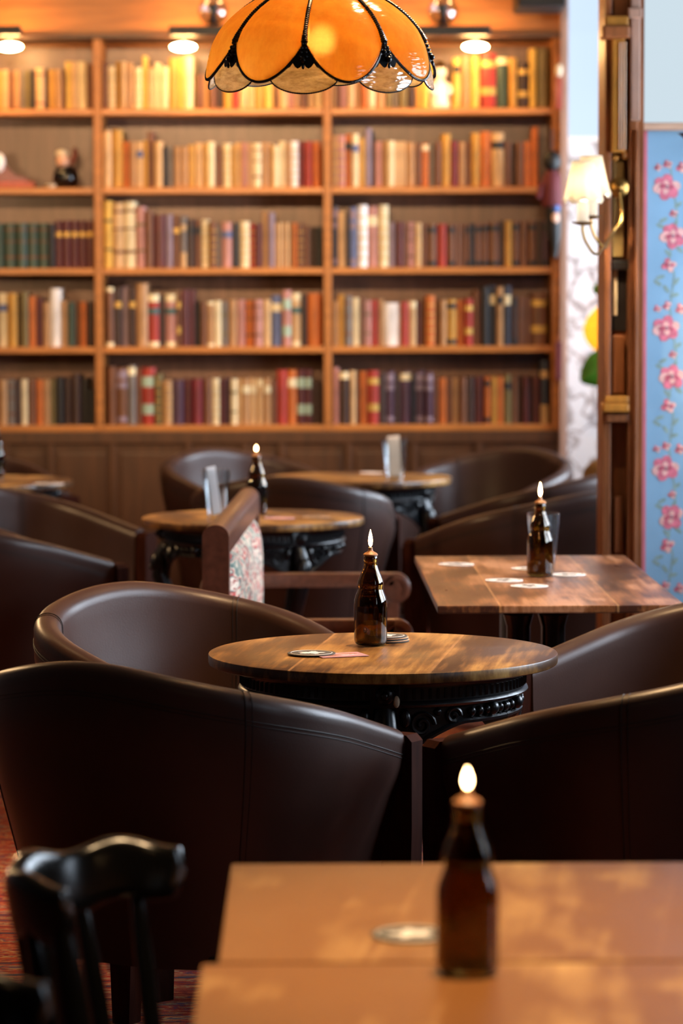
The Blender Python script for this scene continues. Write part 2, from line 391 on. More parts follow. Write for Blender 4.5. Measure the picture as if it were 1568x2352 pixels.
for w in wins:
    f = MB()
    for yy in (w[0], (w[0] + w[1]) / 2 - 0.02, w[1] - 0.04): f.box((XR + 0.03, yy, z0), (XR + 0.09, yy + 0.04, z1))
    for zz in (z0, 1.95, z1 - 0.05): f.box((XR + 0.03, w[0], zz), (XR + 0.09, w[1], zz + 0.05))
    fo = struct(f.build('window_%d' % wn, M['pillarwood'], smooth=False)); wn += 1
    g = MB(); g.box((XR + 0.055, w[0], z0), (XR + 0.06, w[1], z1)); g.build('pane', M['pane'], fo, smooth=False)

# ---- blue papered wall, the ledge and the window above it
xb0 = P(1466, 800, YBLUE).x
zl0 = P(1500, 301, YBLUE).z; zl1 = P(1500, 283, YBLUE).z
M['bluepaper'] = pmat('blue_wallpaper', '85b0d0', 0.6, var=0.08, scale=6)
M['rosepink'] = pmat('rose_pink_print', 'd6748a', 0.6, var=0.3, scale=60)
M['rosedeep'] = pmat('deep_rose_print', 'bd5c70', 0.6, var=0.3, scale=60)
M['rosepale'] = pmat('pale_rose_print', 'e6b4b0', 0.6, var=0.2, scale=60)
M['leafprint'] = pmat('grey_green_print', '86a09e', 0.6, var=0.2, scale=60)
M['stripe'] = pmat('red_border_print', 'c8707e', 0.6, var=0.1)
M['tealedge'] = pmat('dark_teal_edge', '12201f', 0.5)
b = MB()
b.box((xb0, YBLUE, 0), (XR, YBLUE + 0.12, zl0), 0)
def disc(cx, cz, rx, rz, rot, mi, lift, n=14):
    v = []
    for i in range(n):
        a = 2 * PI * i / n; x = rx * math.cos(a); z = rz * math.sin(a)
        v.append((cx + x * math.cos(rot) - z * math.sin(rot), YBLUE - lift, cz + x * math.sin(rot) + z * math.cos(rot)))
    b.add(v, [tuple(range(n))], mi)
def flower(cx, cz, r, seed, full=True):
    rnd = random.Random(seed)
    k = 6 if full else 4
    for i in range(k):
        a = 2 * PI * i / k + rnd.uniform(-.25, .25) + 0.3
        q = r * (1.0 if full else .8)
        disc(cx + .55 * q * math.cos(a), cz + .5 * q * math.sin(a), .52 * q, .42 * q, a, 1 if i % 3 else 3, .0008 + .00012 * i)
    for i in range(4):
        a = 2 * PI * i / 4 + rnd.uniform(-.3, .3)
        disc(cx + .27 * r * math.cos(a), cz + .25 * r * math.sin(a), .3 * r, .22 * r, a, 3 if i % 2 else 2, .0019 + .0001 * i)
    disc(cx, cz, .2 * r, .18 * r, 0, 2, .0026); disc(cx + .03 * r, cz + .03 * r, .1 * r, .08 * r, 0, 4, .0028)
def stem(pts, w=.0022):
    for (x0, z0_), (x1, z1_) in zip(pts[:-1], pts[1:]):
        d = Vector((x1 - x0, z1_ - z0_)); n_ = Vector((-d.y, d.x)).normalized() * w
        b.add([(x0 - n_.x, YBLUE - .0005, z0_ - n_.y), (x1 - n_.x, YBLUE - .0005, z1_ - n_.y), (x1 + n_.x, YBLUE - .0005, z1_ + n_.y), (x0 + n_.x, YBLUE - .0005, z0_ + n_.y)], [(0, 1, 2, 3)], 4)
mpx = YBLUE / F_PX
def vine(cx, ztop):
    zc = ztop; k = 0
    per = 322 * mpx
    while zc > -0.3:
        def at(dx, dy): return (cx + dx * mpx, zc - dy * mpx)
        seq = [at(6, -60), at(14, 0), at(24, 60), at(18, 115), at(6, 160), at(18, 200), at(10, 262)]
        stem(seq)
        for (dx, dy, r, full, s) in [(0, 0, 30, True, 1), (14, 112, 29, True, 2), (6, 178, 21, False, 3), (-20, -45, 11, False, 4), (2, -52, 13, False, 5), (16, 60, 12, False, 6), (34, -45, 16, False, 7)]:
            x, z = at(dx, dy)
            if 0.02 < z < zl0 - .03 and x < XR - .05: flower(x, z, r * mpx, s + 10 * k, full)
        for (dx, dy, rot) in [(-8, 75, .5), (-14, 88, -.4), (20, 84, 1.2), (-14, 205, .3), (-20, 218, -.6), (22, 215, .9), (0, 232, 2.2), (18, 246, .2), (4, 150, -.8), (26, 40, .6), (30, 142, 2.4)]:
            x, z = at(dx, dy)
            if 0.02 < z < zl0 - .02 and x < XR - .05: disc(x, z, 11 * mpx, 4.5 * mpx, rot, 4, .0006)
        zc -= per; k += 1
for i, px in enumerate(range(1531, 2560, 93)):
    vine(P(px, 430, YBLUE).x, P(px, 430 - (0 if i % 2 == 0 else 160), YBLUE).z + (0 if i % 2 == 0 else 0))
b.box((P(1475, 800, YBLUE).x, YBLUE - .002, 0), (P(1484, 800, YBLUE).x, YBLUE, zl0), 5)
b.box((xb0, YBLUE - .004, 0), (P(1474, 800, YBLUE).x, YBLUE, zl0), 6)
struct(b.build('wall_blue', [M['bluepaper'], M['rosepink'], M['rosedeep'], M['rosepale'], M['leafprint'], M['stripe'], M['tealedge']], smooth=False, fix=False))
b = MB(); b.bbox((xb0 - .002, YBLUE - .05, zl0), (XR, YBLUE + .12, zl1), .008); M['ledgewood'] = pmat('pale_ledge_wood', 'c4a088', 0.45, var=0.15, scale=9, stretch=(1, 9, 9)); struct(b.build('trim_1', M['ledgewood'], smooth=False))
f = MB(); xw0 = P(1466, 150, YBLUE).x
f.box((xw0, YBLUE + .03, zl1), (xw0 + .012, YBLUE + .10, ZC)); f.box((XR - .05, YBLUE + .03, zl1), (XR, YBLUE + .10, ZC)); f.box((xw0, YBLUE + .03, ZC - .06), (XR, YBLUE + .10, ZC))
fo = struct(f.build('window_%d' % wn, M['tealedge'], smooth=False)); wn += 1
# a screen of pale frosted glass fills the upper half of this partition
def frosted():
    m, nt, out = newmat('frosted_daylight_pane'); L = nt.links.new
    e = N(nt, 'ShaderNodeEmission'); e.inputs['Color'].default_value = (0.72, 0.86, 0.95, 1); e.inputs['Strength'].default_value = 0.50
    L(e.outputs[0], out.inputs[0]); return m
M['frosted'] = frosted()
g = MB(); g.box((xw0 + .012, YBLUE + .06, zl1), (XR - .05, YBLUE + .07, ZC - .06)); g.build('pane', M['frosted'], fo, smooth=False)

# ---- carved pillar that ends the partition
pl = [P(px, 700, 9.1).x for px in (1386, 1404, 1440, 1466, 1478)]
def zz(py): return P(1420, py, 9.1).z
b = MB()
b.box((pl[0], 9.12, 0), (pl[4], 9.32, ZC), 0)                                 # core
b.bbox((pl[2], 9.06, 0), (pl[3] - .008, 9.13, ZC), .004, 0)                   # right stile
b.bbox((pl[3] - .016, 9.05, 0), (pl[3] - .006, 9.07, zz(300)), .003, 0)
b.bbox((pl[3] - .03, 9.05, zz(280)), (pl[3] - .002, 9.09, ZC), .004, 1)       # pale pinkish edge up high
b.bbox((pl[3] - .038, 9.04, zz(45)), (pl[3] + .002, 9.09, zz(22)), .004, 1)
b.bbox((pl[0] - .004, 9.08, 0), (pl[1] - .002, 9.14, zz(950)), .004, 0)
b.bbox((pl[0], 9.07, zz(920)), (pl[1] - .004, 9.14, ZC), .004, 0)             # left stile
b.bbox((pl[0] - .006, 9.04, zz(945)), (pl[2] + .002, 9.14, zz(925)), .006, 2) # rail cap
b.bbox((pl[0], 9.05, zz(925)), (pl[2] + .002, 9.13, zz(908)), .006, 2)
b.bbox((pl[0] + .004, 9.06, zz(968)), (pl[2] + .002, 9.13, zz(950)), .004, 0)
b.bbox((pl[1] - .006, 9.05, zz(352)), (pl[2] - .014, 9.13, zz(92)), .004, 2)  # upper golden pilaster
for q in range(3):
    x = pl[1] + .016 + q * .008
    b.tube([(x, 9.05, zz(345)), (x, 9.05, zz(100))], .003, 6, 2)
b.bbox((pl[0] - .012, 9.03, zz(92)), (pl[2], 9.13, zz(62)), .008, 0)          # capital
b.bbox((pl[0] - .004, 9.04, zz(62)), (pl[2] - .004, 9.13, zz(40)), .006, 2)
b.sphere((pl[1] + .005, 9.075, zz(364)), .013, 12, 2, (1, .8, .7)); b.sphere((pl[2] - .01, 9.075, zz(356)), .012, 12, 2, (1, .8, 1.3))
b.bbox((pl[1] + .002, 9.09, zz(590)), (pl[2] - .012, 9.13, zz(370)), .004, 3) # yellow panel behind sconce
b.bbox((pl[1], 9.08, zz(620)), (pl[2] + .002, 9.13, zz(598)), .003, 4)
b.box((pl[1] + .001, 9.112, zz(760)), (pl[2] - .001, 9.125, zz(615)), 4)
b.bbox((pl[1] + .004, 9.108, zz(725)), (pl[1] + .018, 9.118, zz(612)), .002, 5)
b.bbox((pl[1] + .004, 9.09, zz(905)), (pl[2] - .008, 9.13, zz(770)), .006, 0)
b.bbox((pl[1] + .01, 9.08, zz(1270)), (pl[2] - .012, 9.13, zz(1140)), .006, 0)
M['goldwood'] = pmat('golden_carved_wood', 'a8702c', 0.35, var=0.25, scale=8, stretch=(9, 9, 1))
M['ivory'] = pmat('yellow_ivory_panel', 'a58c58', 0.4)
struct(b.build('trim_2', [M['pillarwood'], M['pinkwood'], M['goldwood'], M['ivory'], M['darkleg'], M['cream']], smooth=False))

# ---- alcove beyond the pillar: white flowery wall, window above
def floralwhite():
    m, nt, out = newmat('white_branch_wallpaper'); L = nt.links.new
    b_ = N(nt, 'ShaderNodeBsdfPrincipled'); b_.inputs['Roughness'].default_value = 0.7
    tc = N(nt, 'ShaderNodeTexCoord'); v = N(nt, 'ShaderNodeTexVoronoi', feature='DISTANCE_TO_EDGE'); v.inputs['Scale'].default_value = 7
    nz = N(nt, 'ShaderNodeTexNoise'); nz.inputs['Scale'].default_value = 5; nz.inputs['Detail'].default_value = 4; L(tc.outputs['Object'], nz.inputs['Vector'])
    mx = N(nt, 'ShaderNodeMix', data_type='RGBA'); mx.inputs['Factor'].default_value = 0.35; L(tc.outputs['Object'], mx.inputs['A']); L(nz.outputs['Color'], mx.inputs['B'])
    L(mx.outputs['Result'], v.inputs['Vector'])
    c = N(nt, 'ShaderNodeValToRGB'); c.color_ramp.elements[0].position = 0.0; c.color_ramp.elements[0].color = srgb('8f8482'); c.color_ramp.elements[1].position = 0.09; c.color_ramp.elements[1].color = srgb('dcdde0')
    L(v.outputs['Distance'], c.inputs[0]); L(c.outputs[0], b_.inputs['Base Color']); L(b_.outputs[0], out.inputs[0]); return m
M['floralwhite'] = floralwhite()
za = P(1345, 325, YALC).z
b = MB(); b.box((XBE + .02, YALC, 0), (XR, YALC + .15, za)); b.box((XBE + .02, YALC, ZC - .12), (XR, YALC + .15, ZC)); struct(b.build('wall_alcove', M['floralwhite'], smooth=False))
f = MB(); f.box((XBE + .02, YALC, za), (XBE + .05, YALC + .1, ZC - .12)); f.box((XR - .05, YALC, za), (XR, YALC + .1, ZC - .12)); f.box((XBE + .02, YALC, za), (XR, YALC + .1, za + .02))
fo = struct(f.build('window_%d' % wn, M['white'], smooth=False))
g = MB(); g.box((XBE + .05, YALC + .05, za + .02), (XR - .05, YALC + .055, ZC - .12)); g.build('pane', M['pane'], fo, smooth=False)

# ================================================================== BOOKCASE
YF = 13.2
YS = YF + .03
shelf_py = [256, 437, 622, 803, 983]
def bx(px): return P(px, 620, YF).x
ups = [-298, 226, 752, 1276]
bc = thing('bookcase', 'tall orange-brown wooden bookcase filling the back wall, three bays of old books', 'bookcase', (bx(489), YF, 0))
ox = bx(489)
ztop = P(700, 88, YF).z
zsh = [P(700, py, YF).z for py in shelf_py]
for k, px in enumerate(ups):
    m = MB(); w = .017
    x = bx(px) - ox
    m.bbox((x - w, 0, zsh[4] - .014), (x + w, .29, ztop), .004); m.build('upright', M['casewood'], bc, smooth=False)
for z in zsh:
    for k in range(3):
        m = MB(); m.bbox((bx(ups[k]) - ox + .0175, .001, z - .0135), (bx(ups[k + 1]) - ox - .0175, .285, z + .0135), .004); m.build('shelf', M['shelfwood'], bc, smooth=False)
m = MB(); m.box((bx(ups[0]) - ox, .286, zsh[4] - .01), (bx(ups[3]) - ox, .298, ztop - .012)); m.build('back_panel', M['backwood'], bc, smooth=False)
m = MB(); m.bbox((bx(ups[0]) - ox - .02, -.03, ztop), (bx(ups[3]) - ox + .02, .29, ztop + .016), .004); m.build('cornice', M['panelwood'], bc, smooth=False)
m = MB(); m.box((bx(ups[0]) - ox - .02, .012, ztop + .017), (bx(ups[3]) - ox + .017, .03, ZC - .13)); m.bbox((bx(ups[0]) - ox - .02, -.004, ZC - .13), (bx(ups[3]) - ox + .017, .03, ZC - .002), .006)
m.build('top_panel', M['casewood'], bc, smooth=False)
m = MB(); zt = zsh[4] - .0145
m.box((bx(ups[0]) - ox - .017, .01, 0), (bx(ups[3]) - ox + .017, .29, zt))
x0, x1 = bx(ups[0]) - ox, bx(ups[3]) - ox
xs = [bx(p) - ox for p in (-270, -130, 10, 112, 256, 430, 560, 645, 800, 950, 1100, 1262)]
for a, c in zip(xs[:-1], xs[1:]):
    m.bbox((a - .012, -.008, 0), (a + .012, .02, zt), .003)
    m.bbox((a + .03, .004, .14), (c - .03, .02, zt - .09), .004)
m.bbox((x0, -.010, zt - .05), (x1, .02, zt), .004); m.bbox((x0, -.012, 0), (x1, .02, .1), .004)
m.build('base_cabinet', M['panelwood'], bc, smooth=False)
# end post with pierced trim on the right
xe = bx(1291) - ox
m = MB(); m.bbox((xe - .012, -.04, 0), (xe + .02, .28, ZC - .02), .004); m.build('end_post', M['pinkwood'], bc, smooth=False)
for (ya, yb, nm) in ((78, 372, 0), (640, 880, 1)):
    m = MB(); za_, zb_ = P(1270, ya, YF).z, P(1270, yb, YF).z
    n = 7 if nm == 0 else 4
    xt = bx(1277) - ox
    m.bbox((xt - .016, -.012, zb_ + .05), (xt + .004, .012, za_), .004)
    for i in range(n):
        zz_ = za_ + (zb_ + .03 - za_) * (i + .5) / n
        m.sphere((xt + .008, -.004, zz_), .018, 12, 0, (1, .5, 1.25))
    m.sphere((xt - .006, -.004, zb_ + .04), .012, 12, 0, (1, .7, 2.6))
    m.build('fretwork_trim', M['casewood'], bc)

# ---- books: (right edge px, top px, colour, pattern)
PAT = {'b': [(.14, .16, 'G'), (.30, .32, 'G'), (.46, .48, 'G'), (.62, .64, 'G'), (.80, .82, 'G')],
       'd': [(.70, .84, 'blk')], 'w': [(.68, .84, 'crm')], 'c': [(0, .07, 'crm'), (.93, 1, 'crm')],
       'k': [(0, .09, 'crm'), (.62, .73, 'teal'), (.86, 1, 'crm')], 'g': [(.18, .36, 'mint'), (.66, .84, 'mint')],
       'u': [(.66, .80, 'blu')], 'o': [(.66, .76, 'G')], 's': [(.24, .38, 'G'), (.74, .86, 'G')],
       'e': [(.03, .14, 'blk'), (.80, .92, 'blk')], 'h': [(.84, .97, 'crm')], 't': [(.0, .3, 'lt'), (.72, .84, 'lt')],
       'r': [(.12, .16, 'red'), (.82, .86, 'red')], 'x': [(.22, .27, 'brn'), (.58, .61, 'brn'), (.84, .88, 'brn')],
       'y': [(.06, .14, 'lil'), (.64, .74, 'lil'), (.80, .95, 'lil')], 'z': [(.26, .30, 'olv'), (.68, .73, 'olv')], '': []}
ROWS = {
 ('m', 0): (237, "250,141,brn|268,150,cream,b|281,140,och|292,140,lt|309,143,tan|329,153,cream,b|341,127,yel|358,155,lt|372,143,cream|390,153,cream|411,132,och|425,131,yel|446,128,cream|453,128,olv|467,171,brn|482,171,tan|498,170,brn|515,168,dbr|535,160,och|551,158,red|569,160,lt|588,160,lt|605,158,och|630,160,yel|641,165,brn|665,160,lt|676,165,pnk|690,162,tan|707,165,brn|725,160,lt|741,162,cream"),
 ('m', 1): (237, "258,299,lt|283,296,och|300,324,org|314,324,tan|330,324,lt,u|340,322,och|356,301,brn|375,324,lt|385,336,blk|401,336,gry|417,336,tan|432,336,tan|448,332,och|468,327,lt|476,328,och|494,325,cream,w|513,334,brn|533,329,cream,b|541,334,och|557,327,lt|567,327,pnk|581,328,tan|601,329,cream,x|620,327,tan|627,328,lt|642,334,cream|657,324,cream|668,328,tan|686,324,wht,b|701,325,bur|718,325,red|738,325,org"),
 ('m', 2): (238, "258,460,yel,z|284,464,lt,x|312,462,cream,x|334,473,pnk,z|351,483,brn|381,492,mar|396,492,lil|414,494,brn,o|428,496,gry,t|448,503,dbr,d|462,503,brn,d|480,504,cream,b|498,509,brn,b|509,517,gry|533,510,pnk,u|550,512,blk|573,508,cream,b|586,513,red,b|602,513,mar|616,485,tan|630,488,lil|639,511,tan|648,511,lt|656,511,tan|665,511,lt|673,511,tan|682,511,org|699,513,brn,b|712,518,brn|725,522,dbr|740,520,blk"),
 ('m', 3): (242, "260,659,brn,c|279,659,dbr,o|295,657,lil|311,659,dbr,o|338,650,tan|364,675,red,k|378,678,dbr|404,675,pnk,k|414,676,brn,s|432,664,mar|446,665,mar|459,694,blk|474,694,brn|491,692,tan,c|507,690,cream|524,692,gry,z|543,688,tan|562,688,pnk|582,690,org,x|602,688,pnk,x|622,688,lt|647,678,blu,w|668,666,pnk,g|690,673,lt,k|706,677,dbr|738,673,org"),
 ('m', 4): (244, "264,841,brn|290,843,brn,y|309,839,gry,h|323,843,brn|353,843,red,g|370,858,olv,b|393,873,tan,b|420,872,vio|439,870,mar|465,870,bur|484,870,brn|502,869,cream,b|513,872,mar|528,869,vio|543,870,cream,z|553,870,lt|571,869,tan,w|588,869,lt,w|604,869,lt,h|621,869,tan,w|634,872,brn|658,849,red|680,849,org,w|700,848,mar,g|715,848,mar,g|729,874,dbr|740,875,dbr"),
 ('r', 0): (763, "771,165,lt,d|783,168,brn|797,165,pnk|815,165,lt|831,168,tan|845,168,org|862,166,cream|885,168,tan|901,172,olv|917,172,gry|936,172,olv|954,172,dbr|969,160,och|985,150,yel"),
 ('q', 0): (1040, "1057,133,yel,d|1080,129,tan|1101,128,yel|1140,122,red,s|1168,129,grn,h|1187,134,och|1215,145,dbr,s|1231,112,yel|1260,112,olv"),
 ('r', 1): (764, "776,311,tan,b|793,310,pnk,b|808,308,org,d|824,308,cream,u|838,318,och|853,294,lil,y|860,300,blk|878,325,pnk|889,325,tan|906,324,cream|920,325,lt|932,325,lt|955,327,tan|968,329,brn|985,330,org,h|999,328,gry|1013,326,brn|1035,308,och|1053,325,bur|1069,327,tan|1082,326,brn|1101,306,och|1128,303,org|1157,306,lt,d|1174,326,brn|1185,330,dbr|1203,328,brn|1220,326,org|1236,292,org"),
 ('r', 2): (764, "776,473,nav,y|795,485,lt|802,487,blk|821,476,blu,y|844,471,wht,b|869,474,pnk,w|892,471,cream,b|908,511,lil|926,510,mar|936,511,brn|952,511,pnk,x|968,512,lt,b|980,514,brn|1004,515,brn,e|1027,515,red|1045,515,brn,e|1057,515,brn|1068,515,brn|1079,515,brn,e|1089,514,blk|1105,514,brn,e|1121,512,brn,e|1147,511,brn,e|1159,508,dbr|1175,508,och|1194,508,brn,e|1213,509,brn|1231,509,brn,e|1245,507,dbr|1259,508,vio,e"),
 ('r', 3): (764, "776,691,tan|791,677,och|808,680,gry,x|826,684,cream|838,684,brn|852,691,pnk,z|869,689,red|881,688,tan|919,696,wht|938,694,red|956,691,lt,h|966,694,mar|977,690,brn|998,679,org,b|1010,688,brn|1025,690,tan|1049,689,och,e|1066,690,org|1086,687,red,s|1105,668,brn|1124,659,blk|1140,656,nav,w|1156,660,tan,d|1174,657,nav,w|1189,682,dbr,e|1205,684,brn|1219,684,brn|1256,673,brn,s"),
 ('r', 4): (764, "778,844,pnk|803,851,dbr,h|816,851,lt|826,865,brn|843,853,org|869,851,red,s|884,856,dbr|906,853,vio,y|918,858,dbr|945,855,vio,h|953,858,blk|976,853,vio,y|994,855,vio,y|1008,868,brn|1026,869,org|1038,870,brn|1054,869,tan|1072,868,brn|1089,866,dbr|1112,866,mar|1128,867,org,e|1142,866,och|1156,866,org|1175,862,olv,d|1191,866,brn|1200,866,dbr|1216,866,mar|1222,867,blk|1242,867,mar|1260,829,nav,t"),
 ('l', 0): (-6, "9,160,och|22,158,lt|34,160,brn|49,160,tan|61,160,gry|74,160,olv|85,160,blk|106,154,lt,r|115,156,dbr|130,158,och|147,158,tan|153,158,brn|168,139,yel|182,140,lt|203,140,cream|213,145,brn"),
 ('l', 2): (-14, "8,511,grn|37,511,grn,x|61,511,grn,x|87,511,grn,x|112,511,grn,x|126,512,blk|144,505,mar,o|162,505,mar,o|180,505,mar,o|198,505,mar,o|214,505,mar,o"),
 ('l', 3): (-6, "17,672,cream,u|38,672,och|46,676,dbr|64,669,olv|81,678,org|97,684,mar|113,692,tan|140,661,wht|154,689,tan|171,693,grn|183,692,brn|197,692,org|206,692,dbr|214,692,dbr"),
 ('l', 4): (-6, "13,871,tan|32,871,gry,x|45,871,dbr|60,870,cream|79,871,brn,x|96,871,org|111,870,tan|124,870,olv|144,865,blk|161,866,dbr|183,857,dbr|200,868,blk|214,893,blk"),
}
ORD = ['first', 'second', 'third', 'fourth', 'fifth', 'sixth', 'seventh', 'eighth', 'ninth', 'tenth', 'eleventh', 'twelfth', 'thirteenth', 'fourteenth', 'fifteenth',
       'sixteenth', 'seventeenth', 'eighteenth', 'nineteenth', 'twentieth'] + ['twenty-' + s for s in ('first', 'second', 'third', 'fourth', 'fifth', 'sixth', 'seventh', 'eighth', 'ninth')] + ['thirtieth', 'thirty-first', 'thirty-second', 'thirty-third']
SHELF = ['top', 'second', 'third', 'fourth', 'bottom']
BAY = dict(m='middle bay', r='right bay', q='right bay', l='left bay')
nbooks = 0
def make_book(xl, xr, zb, zt_, yf, depth, col, pat, rnd):
    w = xr - xl; h = zt_ - zb
    segs = sorted(PAT[pat])
    cuts = [0.0]; mats_ = []
    for a, c, k in segs:
        if a > cuts[-1] + 1e-6: mats_.append(0); cuts.append(a)
        mats_.append(k); cuts.append(c)
    if cuts[-1] < 1: mats_.append(0); cuts.append(1.0)
    slots = [BK[col], M['cream']]; idx = {}
    m = MB(); n = 6
    bulge = min(.012, w * .28)
    arc = [(-w / 2 + w * i / n, -bulge * math.sqrt(max(0, 1 - (2 * i / n - 1) ** 2))) for i in range(n + 1)]
    for q in range(len(mats_)):
        k = mats_[q]
        if k == 0: mi = 0
        else:
            if k not in idx: idx[k] = len(slots); slots.append(M['gold'] if k == 'G' else BK[k])
            mi = idx[k]
        za_, zb_ = cuts[q] * h, cuts[q + 1] * h
        off = -.0012 if (k == 'G') else 0
        for i in range(n):
            (xa, ya), (xb, yb) = arc[i], arc[i + 1]
            m.add([(xa, ya + off, za_), (xb, yb + off, za_), (xb, yb + off, zb_), (xa, ya + off, zb_)], [(0, 1, 2, 3)], mi)
    t = .0025
    # boards left and right, head cap, page block
    m.box((-w / 2, 0, 0), (-w / 2 + t, depth, h)); m.box((w / 2 - t, 0, 0), (w / 2, depth, h))
    m.box((-w / 2 + t, .002, .004), (w / 2 - t, depth - .006, h - .005), 1)
    m.add([(x, y, h) for x, y in arc], [tuple(range(n + 1))]); m.add([(x, y, 0) for x, y in arc], [tuple(range(n, -1, -1))])
    return m.build('book', slots, fix=False), w
for (bay, row), (x0p, txt) in ROWS.items():
    items = [t.split(',') for t in txt.split('|')]
    prev = x0p; rnd = random.Random(bay + str(row))
    zb = zsh[row] + .0137
    base_n = 0
    for i, it in enumerate(items):
        xr_p = float(it[0]); top = float(it[1]); col = it[2]; pat = it[3] if len(it) > 3 else ''
        xl, xr = P(prev, 620, YS).x + .0006, P(xr_p, 620, YS).x - .0006
        zt_ = P(784, top, YS).z
        zt_ = min(zt_, (zsh[row - 1] - .02) if row > 0 else ztop - .04)
        depth = rnd.uniform(.15, .2)
        o, w = make_book(xl, xr, zb, zt_, YS, depth, col, pat, rnd)
        o.location = ((xl + xr) / 2, YS + rnd.uniform(.004, .028), zb)
        prev = xr_p
        h = zt_ - zb
        size = 'narrow ' if w < .021 else ('thick ' if w > .048 else ('tall ' if h > .245 else ''))
        if bay == 'l':
            k = len(items) - 1 - i; side = 'right'
        elif bay == 'q':
            k = len(items) - 1 - i; side = 'right'
        else:
            k = i; side = 'left'
        w1 = '%s%s book, %s from the %s on the %s shelf of the %s' % (size, CNAME[col], ORD[k], side, SHELF[row], BAY[bay])
        tag(o, w1, 'book', 'old books on the %s shelf of the %s' % (SHELF[row], BAY[bay]))
        nbooks += 1
print('BOOKS', nbooks)
# ================================================================== TUB CHAIRS
def chair_path0(s):
    """plan curve of the wall, s 0..1 from left arm front round the back to the right arm front: mid-line point and outward normal"""
    W, yb, yf = .315, -.30, .22
    # arms: straight-ish part, back: superellipse
    L1 = .26                                   # share of s per arm
    if s < L1:
        t = s / L1; p = Vector((-W + .012 * (1 - t), yf + (-.02 - yf) * t, 0))
    elif s > 1 - L1:
        t = (1 - s) / L1; p = Vector((W - .012 * (1 - t), yf + (-.02 - yf) * t, 0))
    else:
        a = PI + PI * (s - L1) / (1 - 2 * L1)
        ca, sa = math.cos(a), math.sin(a); e = 2 / 2.35
        p = Vector((W * math.copysign(abs(ca) ** e, ca), -.02 + (-.02 - yb) * math.copysign(abs(sa) ** e, sa), 0))
    return p
ARC = [0.0]
for i_ in range(1, 801): ARC.append(ARC[-1] + (chair_path0(i_ / 800) - chair_path0((i_ - 1) / 800)).length)
def chair_path(s):                             # the same curve, evenly paced
    d = s * ARC[-1]; lo, hi = 0, 800
    while hi - lo > 1:
        md = (lo + hi) // 2
        if ARC[md] <= d: lo = md
        else: hi = md
    f = (d - ARC[lo]) / max(1e-9, ARC[hi] - ARC[lo])
    return chair_path0((lo + f) / 800)
SEAM = ARC[int(.368 * 800)] / ARC[-1]
def rim_h(s):
    u = abs(s - .5) * 2                        # 0 at the middle of the back, 1 at arm fronts
    return .802 - .185 * max(0, (u * u + .012) ** .5 - .1095) ** 1.12
def chair_frame(s):
    p = chair_path(s); q = chair_path(min(1, s + .004)) - chair_path(max(0, s - .004)); q.normalize()
    n = Vector((q.y, -q.x, 0))                 # outward for a path running left arm -> back -> right arm
    return p, n
TH = .030
def shell_pt(s, v):
    """v 0..1 : inner foot -> over the rim -> outer foot"""
    p, n = chair_frame(s); h = rim_h(s)
    zi, zo = .40, .25
    rr = TH + .004
    if v < .30:
        t = v / .30; z = zi + (h - rr - zi) * t; off = -TH + .006 * math.sin(PI * t)
        lean = .03 * smoothstep(.4, .8, z) - .012
    elif v < .55:
        t = (v - .30) / .25; a = PI - PI * t
        z = h - rr + rr * math.sin(a); off = rr * math.cos(a) * (TH + .004 * math.sin(PI * t)) / rr
        lean = .03 * smoothstep(.4, .8, z) - .012
    else:
        t = (v - .55) / .45; z = h - rr + (zo - h + rr) * t
        off = TH + .004 * math.sin(PI * min(1, t * 4)) * (1 if t < .25 else 0)
        lean = .03 * smoothstep(.4, .8, z) - .012 - .055 * smoothstep(.62, .22, z)
        off += lean - (.03 * smoothstep(.4, .8, z) - .012); lean = .03 * smoothstep(.4, .8, z) - .012
    q = p + n * (off + lean); q.z = z
    return q
